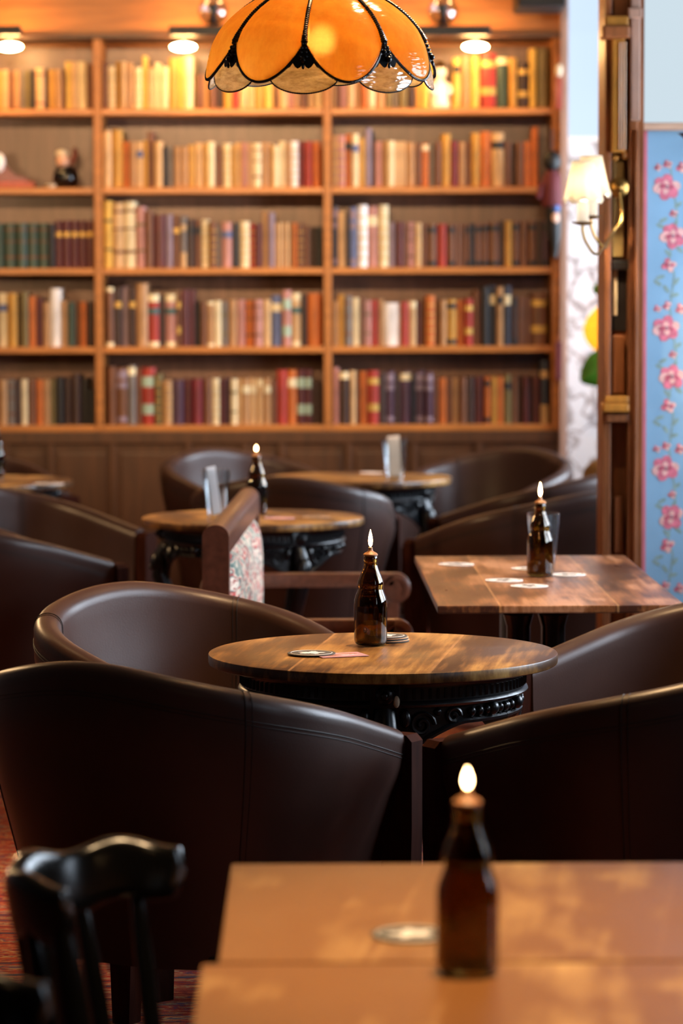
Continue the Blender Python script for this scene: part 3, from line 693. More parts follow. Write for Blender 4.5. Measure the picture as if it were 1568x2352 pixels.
def make_chair(name, label, loc, rz, group):
    t = thing(name, label, 'chair', loc, rz, group)
    m = MB(); m.grid(lambda u, v: shell_pt(u, v), 72, 40)
    # close both ends
    for s in (0, 1):
        ring = [shell_pt(s, j / 40) for j in range(41)]
        m.add(ring, [tuple(range(41)) if s else tuple(range(40, -1, -1))])
    shell = m.build('shell', M['leather'], t)
    # stitched seams
    m = MB()
    for s in (SEAM, 1 - SEAM):
        m.tube([shell_pt(s, v / 60) + chair_frame(s)[1] * (0.0006 if v > 26 else -.0006) + Vector((0, 0, .0006 if 16 < v < 34 else 0)) for v in range(4, 60)], .0011, 5)
        m.tube([shell_pt(s + .007, v / 60) + chair_frame(s)[1] * (0.0004 if v > 26 else -.0004) + Vector((0, 0, .0004 if 16 < v < 34 else 0)) for v in range(4, 60)], .0007, 5)
    for dz, r in ((.046, .0010), (.053, .0007)):
        pts = []
        for i in range(73):
            s = i / 72; h = rim_h(s)
            v = .55 + .45 * ((dz - TH) / (h - TH - .25)); q = shell_pt(s, v); pts.append(q + chair_frame(s)[1] * .0005)
        m.tube(pts, r, 5)
    m.build('seam', M['stitch'], shell)
    # wooden arm fronts that run down as the front legs
    for sg in (-1, 1):
        m = MB(); z1 = rim_h(0) - .012
        poly = []
        x0 = sg * .315
        prof = [(-.036, .0), (-.030, .25), (-.036, .45), (-.036, z1 - .012), (-.024, z1), (.024, z1), (.036, z1 - .012), (.036, .45), (.030, .25), (.020, 0), (-.02, 0)]
        m.prism([(x0 - .0 + a, z) for a, z in prof[1:-1]] + [(x0 + .02, 0), (x0 - .02, 0)], .221, .262, 'y')
        m.build('arm_front', M['armwood'], t, smooth=False)
    m = MB()
    m.grid(lambda u, v: (lambda a, r: Vector((.272 * r * math.copysign(abs(math.cos(a)) ** .7, math.cos(a)), .01 + (.21 if math.sin(a) > 0 else .25) * r * math.copysign(abs(math.sin(a)) ** .7, math.sin(a)),
            .43 + .035 * (1 - r ** 6))))(2 * PI * u, max(.0001, v)), 40, 8, closed_u=True)
    m.grid(lambda u, v: (lambda a: Vector((.272 * math.copysign(abs(math.cos(a)) ** .7, math.cos(a)), .01 + (.21 if math.sin(a) > 0 else .25) * math.copysign(abs(math.sin(a)) ** .7, math.sin(a)), .43 - .10 * v)))(2 * PI * u), 40, 2, closed_u=True)
    m.build('seat', M['leather'], t)
    m = MB()
    m.grid(lambda u, v: (lambda a: Vector((.262 * v * math.cos(a), -.03 + .235 * v * math.sin(a), .265)))(2 * PI * u), 32, 2, closed_u=True)
    m.build('underside', M['stitch'], t)
    for sg in (-1, 1):
        m = MB(); m.tube([(sg * .19, -.20, .27), (sg * .21, -.255, 0)], [.022, .014], 10); m.build('leg', M['darkleg'], t)
    return t
def rzf(th): return -math.radians(th)
chair0 = make_chair('tub_chair', 'dark brown leather tub chair seen from behind, left foreground, wide back to the camera', (-.285, 5.785, 0), rzf(31), 'leather tub chairs')
CH = [
 ((.585, 5.72), -33, 'dark brown leather tub chair seen from behind, right foreground, cut by the frame'),
 ((-.29, 6.74), 140, 'brown leather tub chair facing the camera, behind the left of the front round table'),
 ((.745, 6.68), -120, 'brown leather tub chair at the right edge, beside the front round table'),
 ((-1.06, 9.48), 52, 'dark leather tub chair at the left edge, in front of the middle round table'),
 ((-1.02, 10.38), 118, 'dark leather tub chair left of the middle round table, behind the left-edge chair'),
 ((-1.40, 11.05), 10, 'leather tub chair with mauve sheen in front of the far left table'),
 ((-1.47, 12.42), 150, 'dark leather tub chair behind the far left table, against the panelling'),
 ((-.34, 12.36), 142, 'dark leather tub chair behind the far round table, left of its glass'),
 ((-.17, 11.06), 8, 'leather tub chair with mauve sheen between the middle and far round tables'),
 ((.54, 12.36), -142, 'dark leather tub chair behind the far round table, right of its glass'),
 ((.74, 11.22), -45, 'dark leather tub chair with bluish sheen, half hidden by the carved pillar'),
 ((.64, 10.22), -34, 'dark leather tub chair with golden rim highlight behind the square table'),
]
for (x, y), th, lab in CH: dup(chair0, (x, y, 0), rzf(th), lab)

# ================================================================== ROUND TABLES on cast-iron bases
TT = .022; TZ = .73
def make_round(name, label, loc, rz):
    t = thing(name, label, 'table', loc, rz, 'round pub tables on cast iron bases')
    R = .35
    m = MB(); m.lathe([(.001, TZ - TT), (R - .005, TZ - TT), (R - .001, TZ - TT + .002), (R, TZ - TT + .005), (R, TZ - .003), (R - .0008, TZ - .001), (R - .003, TZ), (.001, TZ)], 96)
    m.build('tabletop', M['table1'], t)
    m = MB(); r = .285; zt = TZ - TT
    m.lathe([(r - .03, zt - .001), (r + .006, zt - .001), (r + .008, zt - .006), (r + .002, zt - .012), (r, zt - .016), (r, zt - .040), (r + .004, zt - .043), (r + .006, zt - .048), (r + .002, zt - .053), (r - .012, zt - .056), (r - .03, zt - .056)], 72, close=True)
    for i in range(110):
        a = 2 * PI * i / 110
        m.box((r * math.cos(a) - .0026, r * math.sin(a) - .0026, zt - .037), (r * math.cos(a) + .0026, r * math.sin(a) + .0026, zt - .019))
    m.build('iron_ring', M['iron'], t)
    for k in range(3):
        a = 2 * PI * k / 3 - PI / 2 + .0
        m = MB()
        m.xf = Matrix.Rotation(a, 4, 'Z')
        # boss
        m.sphere((r + .008, 0, zt - .028), .019, 16, 0, (.5, 1, 1)); m.sphere((r + .016, 0, zt - .028), .009, 10)
        m.bbox((r - .012, -.03, zt - .054), (r + .006, .03, zt - .002), .004)
        # cabriole leg
        pts = [(r - .02, 0, zt - .05), (r + .004, 0, zt - .10), (r + .01, 0, zt - .16), (r - .03, 0, zt - .26), (r - .075, 0, zt - .38), (r - .08, 0, zt - .48), (r - .04, 0, zt - .58), (r + .01, 0, zt - .66), (r + .045, 0, .028)]
        m.tube(pts, [.022, .026, .026, .022, .018, .017, .019, .024, .028], 10)
        m.sphere((r + .02, 0, zt - .12), .030, 12, 0, (.7, .9, 1.2)); m.sphere((r + .034, 0, zt - .135), .010, 8)
        m.sphere((r + .045, 0, .018), .036, 12, 0, (1.2, 1, .5))
        # cast skirt each side under the ring: web, leaf scrolls, roundels and beads
        for sg in (-1, 1):
            rw = r - .012
            dep = lambda aa: .034 + .085 * max(0, 1 - abs(aa) / .62) ** 1.6
            v_ = []; f_ = []
            for i in range(25):
                aa = sg * 1.045 * i / 24
                for rad in (rw, rw - .010):
                    for w_ in (0, .5, 1): v_.append((rad * math.cos(aa), rad * math.sin(aa), zt - .052 - dep(aa) * w_))
            for i in range(24):
                o6, p6 = i * 6, i * 6 + 6
                for q in (0, 1, 3, 4): f_.append((o6 + q, p6 + q, p6 + q + 1, o6 + q + 1))
                f_.append((o6 + 2, p6 + 2, p6 + 5, o6 + 5))
            m.add(v_, f_)
            def onw(aa, z, lift=0): return ((rw + lift) * math.cos(aa), (rw + lift) * math.sin(aa), z)
            m.tube([onw(sg * 1.045 * i / 30, zt - .052 - dep(1.045 * i / 30), .002) for i in range(31)], .0055, 6)
            for (a_c, z_c, rad, turns) in ((.26, zt - .088, .026, 3.2), (.50, zt - .074, .017, 2.8)):
                m.tube([onw(sg * (a_c + rad * (1 - .85 * i / 26) * math.cos(turns * PI * i / 26) / rw), z_c + rad * (1 - .85 * i / 26) * math.sin(turns * PI * i / 26), .004) for i in range(27)], .0042, 6)
            for i in range(6):
                m.sphere(onw(sg * (.66 + .075 * i), zt - .068, .003), .0085, 8, 0, (1, 1, 1.1)); m.sphere(onw(sg * (.66 + .075 * i), zt - .079, .002), .004, 6)
            m.sphere(onw(sg * .86, zt - .066, .004), .015, 12); m.sphere(onw(sg * .38, zt - .064, .003), .008, 8); m.sphere(onw(sg * .14, zt - .075, .005), .012, 10, 0, (1, 1, 1.6))
        m.xf = None
        m.build('iron_leg', M['iron'], t)
    m = MB(); m.lathe([(.205, .20), (.222, .20), (.222, .215), (.205, .215)], 48, close=True)
    m.lathe([(.001, .19), (.06, .19), (.075, .205), (.06, .225), (.001, .23)], 24)
    for k in range(3):
        a = 2 * PI * k / 3 - PI / 2; m.tube([(.05 * math.cos(a), .05 * math.sin(a), .207), (.215 * math.cos(a), .215 * math.sin(a), .207)], .011, 8)
    m.build('lower_stretcher', M['iron'], t)
    return t
T1 = G(879, 1497, TZ); T2 = G(581, 1187, TZ); T3 = G(824, 1096, TZ); TL = G(-49, 1104, TZ)
rt = make_round('round_table', 'round wooden pub table in sharp focus at centre, holding one lit candle bottle', (T1.x, T1.y, 0), 0)
dup(rt, (T2.x, T2.y, 0), math.radians(32), 'round wooden pub table behind the upholstered bench back, with a glass and candle bottle')
dup(rt, (T3.x, T3.y, 0), math.radians(60), 'far round wooden table below the bookcase, with a glass holding a beige card')
dup(rt, (TL.x, TL.y, 0), math.radians(-20), 'round wooden table at far left, cut by the edge of the frame')

# ================================================================== SQUARE TABLES
def square_table(name, label, near_l, far_l, near_r, thick, mat, colbase, group):
    """three corners of the top at TZ"""
    a = Vector(near_l); d = Vector(far_l) - a; w = Vector(near_r) - a
    ctr = a + d / 2 + w / 2; ang = math.atan2(w.y, w.x)
    W = w.length; D = (d - w.normalized() * d.dot(w.normalized())).length
    t = thing(name, label, 'table', (ctr.x, ctr.y, 0), ang, group)
    m = MB(); m.bbox((-W / 2, -D / 2, TZ - thick), (W / 2, D / 2, TZ), .003); m.build('tabletop', mat, t, smooth=False)
    m = MB(); m.bbox((-W * .36, -D * .36, TZ - thick - .02), (W * .36, D * .36, TZ - thick - .0005), .004); m.build('under_frame', M['matblack'], t, smooth=False)
    for q in colbase:
        m = MB(); m.lathe([(.001, .0), (.15, .0), (.15, .012), (.05, .03), (.028, .05), (.028, TZ - thick - .05), (.036, TZ - thick - .022), (.001, TZ - thick - .022)], 32, (q[0], q[1], 0))
        m.build('pedestal', M['black'], t)
    return t, ctr
# the square table by the bench
nl = G(1024, 1392, TZ); fl_ = G(935, 1277, TZ); fr_ = G(1417, 1275, TZ)
w4 = fr_ - fl_; t4, C4 = square_table('square_table', 'long dark-stained table at right, between the bench and the blue papered wall', nl, fl_, nl + w4, .018, M['table2'], [(-.085, -.46), (-.003, -.46), (-.04, .42)], 'square topped pub tables')
# the two foreground tables
fl1 = G(531, 1984, TZ); jl1 = G(501, 2210, TZ)
a1 = (fl1 - jl1); wdir = Vector((a1.y, -a1.x, 0)).normalized()
dz = G(531, 1984, TZ)
tf1, C5 = square_table('square_table', 'light golden wooden table in the foreground, bearing the blurred candle bottle', jl1, fl1, jl1 + wdir * .75, .025, M['table3'], [(0, 0)], 'square topped pub tables')
jl2 = G(463, 2213, TZ); nd = a1.normalized() * .62
tf2, C6 = square_table('square_table', 'light golden wooden table nearest the camera, along the bottom edge', jl2 - nd, jl2 - a1.normalized() * .002, jl2 - nd + wdir * .80, .025, M['table3'], [(0, 0)], 'square topped pub tables')

# ================================================================== CANDLE BOTTLES
def make_bottle(name, label, loc, rz=0, tall=1.0):
    t = thing(name, label, 'bottle', loc, rz, 'brown bottles used as oil candles')
    outer = [(.001, 0.002), (.026, .001), (.0305, .003), (.0330, .007), (.0338, .012), (.0338, .084), (.0332, .092), (.0310, .100), (.0278, .108), (.0256, .114), (.0254, .117), (.0264, .122), (.0266, .127), (.0252, .134), (.0218, .143), (.0178, .152), (.0148, .161), (.0134, .168), (.0136, .1685), (.0142, .170), (.0142, .180), (.0134, .182), (.0128, .183)]
    th = .0028
    inner = [(.0100, .183), (.0102, .160), (.0145, .152), (.0185, .143), (.0220, .133), (.0234, .126), (.0222, .116), (.0246, .109), (.0275, .100), (.0298, .091), (.0302, .084), (.0302, .014), (.028, .008), (.001, .010)]
    m = MB(); m.lathe(outer + inner, 48); m.build('glass_body', M['bottle'], t)
    m = MB(); m.lathe([(.001, .1835), (.0150, .1835), (.0150, .186), (.0125, .1885), (.006, .192), (.0042, .196), (.0042, .200), (.001, .2005)], 24); cap = m.build('wick_cap', M['wax'], t)
    m = MB(); prof = []
    for i in range(17):
        u = i / 16; prof.append((max(.0002, .0046 * math.sin(PI * u ** .66) ** .85), .2008 + .036 * u))
    m.lathe(prof, 20); m.build('flame', M['flame'], cap)
    return t
def on_table(px, py): return G(px, py, TZ)
q = on_table(851, 1482)
b0 = make_bottle('candle_bottle', 'brown glass candle bottle in sharp focus on the central round table', (q.x, q.y, TZ + .0006))
def addb(px, py, lab, fs=(1, 1)):
    q = on_table(px, py); r = dup(b0, (q.x, q.y, TZ + .0006), random.uniform(0, 6), lab)
    for c in r.children:
        for g in c.children:                       # every flame burns at its own height
            g.scale = (fs[0], fs[0], fs[1]); g.location = (0, 0, .2006 * (1 - fs[1]))
    return r
addb(1073, 2236, 'blurred brown candle bottle on the foreground table, flame close to the camera', (1.0, .62))
addb(1240, 1324, 'brown candle bottle on the square table at right, in front of a glass')
addb(589, 1180, 'dark candle bottle on the middle round table behind the bench back', (1.0, .5))
addb(-9, 1096, 'dark candle bottle at far left edge on the distant round table')

# ================================================================== GLASSES, CARDS, COASTERS
def make_glass(name, label, loc, h=.148, r0=.030, r1=.042):
    th = .0022
    m = MB()
    prof = [(.001, 0), (r0 - .003, 0), (r0, .003), (r0 + .0012, .02), (r0 + (r1 - r0) * .62, h * .62), (r1 - .0005, h * .85), (r1, h - .001), (r1 - .001, h), (r1 - th, h - .001)]
    prof += [(r1 - th - .0004, h * .85), (r0 + (r1 - r0) * .62 - th, h * .62), (r0 - th + .0008, .02), (r0 - th - .002, .013), (.001, .012)]
    m.lathe(prof, 40)
    o = m.build(name, M['glass']); o.location = loc
    return tag(o, label, 'glass', 'clear pint glasses')
q = on_table(1247, 1311); make_glass('pint_glass', 'clear empty pint glass right behind the candle bottle on the square table', (q.x, q.y, TZ + .0006))
q2 = on_table(497, 1192); make_glass('pint_glass', 'clear pint glass holding a white card on the middle round table', (q2.x, q2.y, TZ + .0006), .155, .030, .044)
q3 = on_table(906, 1103); make_glass('pint_glass', 'clear pint glass holding a beige card on the far round table', (q3.x, q3.y, TZ + .0006), .155, .034, .048)
def card(name, label, base, w, h, lean, yaw, mat, cat):
    m = MB(); m.bbox((-w / 2, -.0012, 0), (w / 2, .0012, h), .0005)
    o = m.build(name, mat, smooth=False); o.location = base; o.rotation_euler = (0, lean, yaw); return tag(o, label, cat)
card('menu_card', 'white menu card leaning in the glass on the middle round table', (q2.x + .002, q2.y, TZ + .016), .034, .150, math.radians(-9), .6, M['white'], 'card')
card('menu_card', 'beige card standing in the glass on the far round table', (q3.x + .004, q3.y, TZ + .016), .052, .150, math.radians(-4), .45, M['beige'], 'card')
def coaster(label, px, py, r, base, motif, rz=0.0, z=0.0, square=False, th=.0016, dim=None):
    t = thing('coaster', label, 'coaster', (0, 0, 0), rz, 'coasters on the tables')
    q = on_table(px, py); t.location = (q.x, q.y, TZ + .0006 + z)
    m = MB()
    if square:
        w, h = dim; m.bbox((-w / 2, -h / 2, 0), (w / 2, h / 2, th), .0006)
    else:
        m.lathe([(.0001, 0), (r - .0006, 0), (r, .0006), (r, th - .0004), (r - .0006, th), (.0001, th)], 48)
    board = m.build('board', M[base], t, smooth=False)
    m = MB(); rnd = random.Random(int(px)); zt = th + .0002
    if square:
        w, h = dim
        for k in range(1, 5):
            f = 1 - k * .2
            pts = [(math.cos(a) * w * .42 * f * (1 + .12 * math.cos(3 * a)), math.sin(a) * h * .42 * f * (1 + .12 * math.cos(3 * a)), zt) for a in [2 * PI * i / 40 for i in range(41)]]
            m.tube(pts, .0005, 4)
    else:
        poly = []
        for i in range(44):
            a = 2 * PI * i / 44; rr = r * (.42 + .13 * math.sin(5 * a + 1) + .08 * (i % 2) + rnd.uniform(-.05, .05)); poly.append((rr * math.cos(a), rr * math.sin(a) * .8))
        m.prism(poly, th, zt)
        for f in (.86,):
            m.tube([(r * f * math.cos(2 * PI * i / 48), r * f * math.sin(2 * PI * i / 48), th) for i in range(49)], .0006, 4)
    m.build('printed_motif', M[motif], board, smooth=False)
    return t
coaster('round charcoal coaster with a ragged white motif, left of the central candle bottle', 715, 1504, .048, 'charcoal', 'white', z=.0022)
coaster('pink rectangular coaster with line pattern beneath the charcoal one on the central table', 781, 1506, 0, 'pink', 'rosepale', rz=.35, square=True, dim=(.098, .066))
for i in range(5):
    coaster(['bottom coaster of the small stack behind the central candle bottle', 'second coaster up in the small stack behind the central bottle', 'middle coaster of the small stack behind the central candle bottle',
             'fourth coaster up in the small stack behind the central bottle', 'topmost coaster of the small stack behind the central candle bottle'][i], 888 + (i % 2) * 2 - i, 1473, .046, 'beige' if i % 2 else 'charcoal', 'white', z=i * .0026, rz=i)
coaster('grey and white coaster behind the blurred foreground candle bottle', 946, 2148, .047, 'charcoal', 'white', rz=.5)
coaster('pale coaster at the far left corner of the square table', 1047, 1297, .047, 'white', 'charcoal')
coaster('dark-edged pale coaster left of the candle bottle on the square table', 1157, 1334, .047, 'white', 'charcoal', rz=1)
coaster('pale coaster in front of the candle bottle on the square table', 1215, 1347, .046, 'white', 'charcoal', rz=2)
coaster('pale coaster right of the glass on the square table', 1303, 1321, .046, 'white', 'charcoal', rz=3)
coaster('pale coaster half hidden behind the candle bottle on the square table', 1214, 1307, .046, 'white', 'charcoal', rz=3.6)
coaster('pink coaster on the middle round table, right of the candle bottle', 642, 1191, .05, 'pink', 'rosepale')
coaster('pale coaster at the right of the middle round table', 724, 1188, .045, 'beige', 'charcoal')
coaster('pale coaster left of the glass on the far round table', 852, 1087, .05, 'beige', 'white')
coaster('shiny pale coaster on the far left round table', 112, 1112, .055, 'white', 'charcoal')
m = MB(); m.sphere((.022, -.292, TZ - .062), .008, 10, 0, (.8, .5, 1.5)); o = m.build('wax_chip', M['cream'], rt); o['label'] = 'pale chip on the iron ring'
# ================================================================== BENCH
yb0, yb1 = 7.92, 9.36
xb = P(495, 1300, yb0).x
bn = thing('bench', 'wooden bench with upright upholstered back seen end-on, arms reaching right', 'bench', (xb, yb0, 0))
Lb = yb1 - yb0
dx = P(570, 1180, yb1).x - xb
sk = Matrix.Rotation(-math.atan2(dx, Lb), 4, 'Z')
def postprof(w, z0, z1):
    p = [(-w, z0), (w, z0)]
    for i in range(13):
        a = PI * i / 12; p.append((w * math.cos(a), z1 - w * .85 + w * .85 * math.sin(a)))
    return p
zt0 = P(495, 1206, yb0).z
for yy in (0, Lb - .05):
    m = MB(); m.xf = sk; m.prism(postprof(.034, 0, zt0), yy, yy + .05, 'y'); m.build('end_post', M['benchwood'], bn, smooth=False)
m = MB(); m.xf = sk
m.prism(postprof(.033, zt0 - .075, zt0 - .001), .0505, Lb - .0505, 'y'); m.bbox((-.03, .0505, .40), (.03, Lb - .0505, zt0 - .40), .004); m.build('back_rail', M['benchwood'], bn, smooth=False)
def tapestry():
    m, nt, out = newmat('floral_tapestry'); L = nt.links.new
    b_ = N(nt, 'ShaderNodeBsdfPrincipled'); b_.inputs['Roughness'].default_value = 0.8
    tc = N(nt, 'ShaderNodeTexCoord'); nz = N(nt, 'ShaderNodeTexNoise'); nz.inputs['Scale'].default_value = 22; nz.inputs['Detail'].default_value = 3; nz.inputs['Distortion'].default_value = 1.2
    mp = N(nt, 'ShaderNodeMapping'); mp.inputs['Scale'].default_value = (1, .28, 1); L(tc.outputs['Object'], mp.inputs['Vector']); L(mp.outputs[0], nz.inputs['Vector'])
    c = N(nt, 'ShaderNodeValToRGB'); c.color_ramp.interpolation = 'EASE'
    c.color_ramp.elements[0].position = .2; c.color_ramp.elements[0].color = srgb('2f4a4a')
    c.color_ramp.elements[1].position = .38; c.color_ramp.elements[1].color = srgb('6f7a70')
    for p_, h in ((.46, 'c9b8a4'), (.52, 'b03a34'), (.57, '3f5a55'), (.64, 'd8c6b4'), (.72, '8c2f2c')):
        e = c.color_ramp.elements.new(p_); e.color = srgb(h)
    L(nz.outputs['Fac'], c.inputs[0]); L(c.outputs[0], b_.inputs['Base Color']); L(b_.outputs[0], out.inputs[0]); return m
M['tapestry'] = tapestry()
m = MB(); m.xf = sk
zp0, zp1 = .42, zt0 - .076
m.grid(lambda u, v: Vector((.010 + .048 * (max(0, 1 - (2 * v - 1) ** 4)) ** .5 * (max(0, 1 - (2 * u - 1) ** 8)) ** .5, .052 + (Lb - .104) * u, zp0 + (zp1 - zp0) * v)), 40, 16)
m.build('tapestry_pad', M['tapestry'], bn)
m = MB(); m.xf = sk
m.grid(lambda u, v: Vector((-.010 - .055 * (max(0, 1 - (2 * v - 1) ** 4)) ** .5 * (max(0, 1 - (2 * u - 1) ** 8)) ** .5, .052 + (Lb - .104) * u, zp0 + (zp1 - .05 - zp0) * v)), 40, 12)
o = m.build('red_pad', M['red_up'], bn); o['label'] = 'dark red upholstery on the rear side'
xa = P(950, 1430, yb0 + .1).x - xb
zarm = P(800, 1420, yb0 + .1).z
for yy, za_ in ((.06, zarm), (Lb - .11, zarm)):
    m = MB()
    off = dx * yy / Lb
    xe_ = xa + (0 if yy < .5 else .02)
    m.bbox((.036 + off, yy, za_ - .042), (xe_ - .045, yy + .05, za_), .006)
    # scrolled end
    m.xf = Matrix.Translation((xe_ - .045, yy + .05, za_ - .045)) @ Matrix.Rotation(PI / 2, 4, 'X')
    m.lathe([(.001, 0), (.038, 0), (.045, .004), (.045, .046), (.038, .05), (.001, .05)], 32)
    m.lathe([(.026, -.003), (.032, -.003), (.032, .053), (.026, .053)], 32, close=True)
    m.xf = None
    m.build('arm', M['benchwood'], bn, smooth=True)
    m = MB(); m.bbox((xe_ - .08, yy + .004, 0), (xe_ - .035, yy + .046, za_ - .086), .004); m.build('leg', M['benchwood'], bn, smooth=False)
m = MB(); m.bbox((.06, .115, .36), (xa - .05, Lb - .115, .45), .02); m.build('seat', M['tapestry'], bn)
m = MB(); m.bbox((.05, .112, .30), (xa - .052, Lb - .112, .359), .006); m.build('seat_rail', M['benchwood'], bn, smooth=False)

# ================================================================== FOREGROUND BLACK WOODEN CHAIR
def make_bow(name, label, loc, th):
    t = thing(name, label, 'chair', loc, rzf(th), 'black bow-back wooden chairs')
    def bowp(s):                                  # s -1..1
        a = s * PI * .5
        return Vector((.138 * math.sin(a), -.118 * math.cos(a) ** .9 if math.cos(a) > 0 else 0, 0))
    def sec(u, v):
        s = -1 + 2 * u; p = bowp(s); d = bowp(min(1, s + .01)) - bowp(max(-1, s - .01)); d.normalize(); n = Vector((d.y, -d.x, 0))
        a = 2 * PI * v; zt = .790 + .0065 * math.cos(3.0 * PI * (s - .03)); hb = .078 * (1 - .22 * max(0, -s) ** 3)
        e = .6
        tx = .0125 * math.copysign(abs(math.cos(a)) ** e, math.cos(a)); tz = math.copysign(abs(math.sin(a)) ** e, math.sin(a))
        q = p + n * (tx + .006 * tz); q.z = zt - hb / 2 + tz * hb / 2
        return q
    m = MB(); m.grid(sec, 56, 24)
    for u in (0, 1):
        ring = [sec(u, j / 24) for j in range(24)]
        c = sum(ring, Vector()) / 24 + Vector((0, .012, 0))
        m.add(ring + [c], [(j, (j + 1) % 24, 24) for j in range(24)])
    m.build('crest_rail', M['black'], t, weld=True)
    for i, s in enumerate((-.74, -.36, .02, .36, .70, .97)):
        top = bowp(s); k = 1.6 if s > .9 else 1
        base = Vector((top.x * .86, top.y * .72 + .03, .455))
        m = MB(); pts = []; rr = []
        for j in range(9):
            u = j / 8; p = top.lerp(base, u); p.z = .735 + (.455 - .735) * u; pts.append(p); rr.append((.0085 + .004 * math.sin(PI * u)) * k)
        m.tube(pts, rr, 10); m.build('spindle', M['black'], t)
    m = MB(); m.lathe([(.001, .425), (.17, .425), (.195, .432), (.20, .442), (.19, .452), (.12, .449), (.001, .447)], 40, (0, .05, 0)); m.build('seat', M['black'], t)
    for sx in (-1, 1):
        for sy in (-1, 1):
            m = MB(); pts = [(sx * .12, .05 + sy * .12, .427), (sx * .15, .05 + sy * .15, .25), (sx * .185, .05 + sy * .185, 0)]
            m.tube(pts, [.017, .020, .013], 10); m.build('leg', M['black'], t)
    m = MB(); m.tube([(-.15, .05 - .15, .25), (-.15, .05 + .15, .25)], .009, 8); m.tube([(.15, .05 - .15, .25), (.15, .05 + .15, .25)], .009, 8); m.tube([(-.15, .05, .25), (.15, .05, .25)], .009, 8)
    m.build('stretcher', M['black'], t)
    return t
bw = make_bow('bow_back_chair', 'black wooden chair with curved crest rail and spindles, left of the foreground table', (-.258, 3.66, 0), 114)
dup(bw, (-.352, 2.92, 0), rzf(114), 'black wooden chair cut off in the bottom left corner, only its rounded crest showing')
# ================================================================== PENDANT LAMP
YL = 6.12
lc = P(737, 186, YL)
ZB = lc.z                                        # level of the rim
lamp = thing('pendant_lamp', 'amber stained-glass pendant lamp with petal panels hanging over the central table', 'lamp', (lc.x, YL, ZB))
def dome_r(h):                                   # radius over height above the rim
    pts = [(-.03, .222), (0, .221), (.02, .2175), (.039, .212), (.07, .202), (.098, .187), (.120, .168), (.140, .145), (.160, .113), (.178, .078), (.192, .048), (.205, .028), (.22, .02)]
    for (a, ra), (c, rc) in zip(pts[:-1], pts[1:]):
        if h <= c: return ra + (rc - ra) * max(0, (h - a) / (c - a))
    return .03
def dsm(h): return (dome_r(h - .008) + dome_r(h) * 2 + dome_r(h + .008)) / 4
A0 = math.radians(-90 - 8.5)
HT = .196
def petal_low(t): return .006 + .074 * min(1, abs(t)) ** 2.0
def dpt(a, h, add=0): r = dsm(h) + add; return Vector((r * math.cos(a), r * math.sin(a), h))
HALF = PI / 8
for k in range(8):
    ac = A0 + HALF + k * PI / 4
    m = MB()
    def pf(u, v):
        t = 2 * u - 1; hl = petal_low(t * .97); h = hl + (HT - hl) * v
        bul = .010 * (1 - t * t) * math.sin(PI * min(1, .15 + v * .85)) 
        return dpt(ac + HALF * .985 * t, h, bul)
    m.grid(pf, 20, 22); o = m.build('amber_petal', M['amber'], lamp, fix=False)
    sol = o.modifiers.new('thick', 'SOLIDIFY'); sol.thickness = .002; sol.offset = 0
    m = MB()
    pts = [pf(i / 40, 0) + Vector((0, 0, -.001)) for i in range(41)]
    fine = []
    for i in range(40):
        for q_ in range(3): fine.append(pts[i].lerp(pts[i + 1], q_ / 3))
    fine.append(pts[-1])
    m.tube(fine, [.0026 + .0007 * (i % 2) for i in range(len(fine))], 6); m.build('petal_edging', M['iron'], o)
for k in range(8):
    ab = A0 + k * PI / 4
    m = MB()
    pts = [dpt(ab, .078 + (HT - .078) * i / 70, .004) for i in range(71)]
    m.tube(pts, [.0034 + .0011 * (i % 2) + .003 * max(0, 1 - i / 14) for i in range(71)], 8); rib = m.build('rib', M['iron'], lamp)
    # filigree piece where two petals part
    m = MB()
    def fil(u, v):
        h = .040 + .052 * v; t = (2 * u - 1)
        gap = 0
        # angular gap between the two petals at this level
        for j in range(60):
            tt = 1 - j / 60
            if petal_low(tt * .97) <= h: break
        else: tt = 0
        gap = max(.004, HALF * (1 - .985 * tt) + .012)
        hh = h - (.010 * abs(math.sin(t * PI * 1.5)) * (1 - v))
        return dpt(ab + gap * t, hh, .003)
    m.grid(fil, 12, 8)
    m.sphere(dpt(ab, .046, .006), .006, 10); m.sphere(dpt(ab, .034, .004), .003, 8, 0, (1, 1, 1.8))
    for j in range(4):
        for sg in (-1, 1): m.sphere(dpt(ab + sg * .028 * (1 - j * .2), .052 + .008 * j, .005), .0035, 8)
    o = m.build('filigree', M['iron'], rib)
    # small rippled clear panel below
    m = MB()
    def cf(u, v):
        t = 2 * u - 1; lo = -.016 + .034 * (1 - math.sqrt(max(0, 1 - t * t * .96)))
        hi = max(lo + .002, petal_low(1 - abs(t) * 17.5 / 22.5) + .004); h = lo + (hi - lo) * v
        return dpt(ab + math.radians(17.5) * t, h, -.004)
    m.grid(cf, 18, 10); o = m.build('clear_panel', M['ripple'], lamp, fix=False)
    sol = o.modifiers.new('thick', 'SOLIDIFY'); sol.thickness = .002; sol.offset = 0
    m = MB(); pts = [cf(i / 60, 0) for i in range(61)]
    m.tube(pts, [.0013 + .0006 * (i % 2) for i in range(61)], 6); m.build('panel_edging', M['iron'], o)
m = MB(); m.lathe([(.056, .188), (.058, .196), (.036, .212), (.018, .224), (.010, .238), (.001, .240)], 32); m.lathe([(.001, .204), (.050, .196), (.056, .188)], 32); m.build('crown_cap', M['iron'], lamp)
m = MB(); TILT = math.radians(5.5); lamp.rotation_euler = (TILT, 0, 0)
Ri = Matrix.Rotation(-TILT, 3, 'X'); tp = Vector((0, 0, .236)); upv = Ri @ Vector((0, 0, 1)); Lr = (ZC - ZB - (Matrix.Rotation(TILT, 3, 'X') @ tp).z)
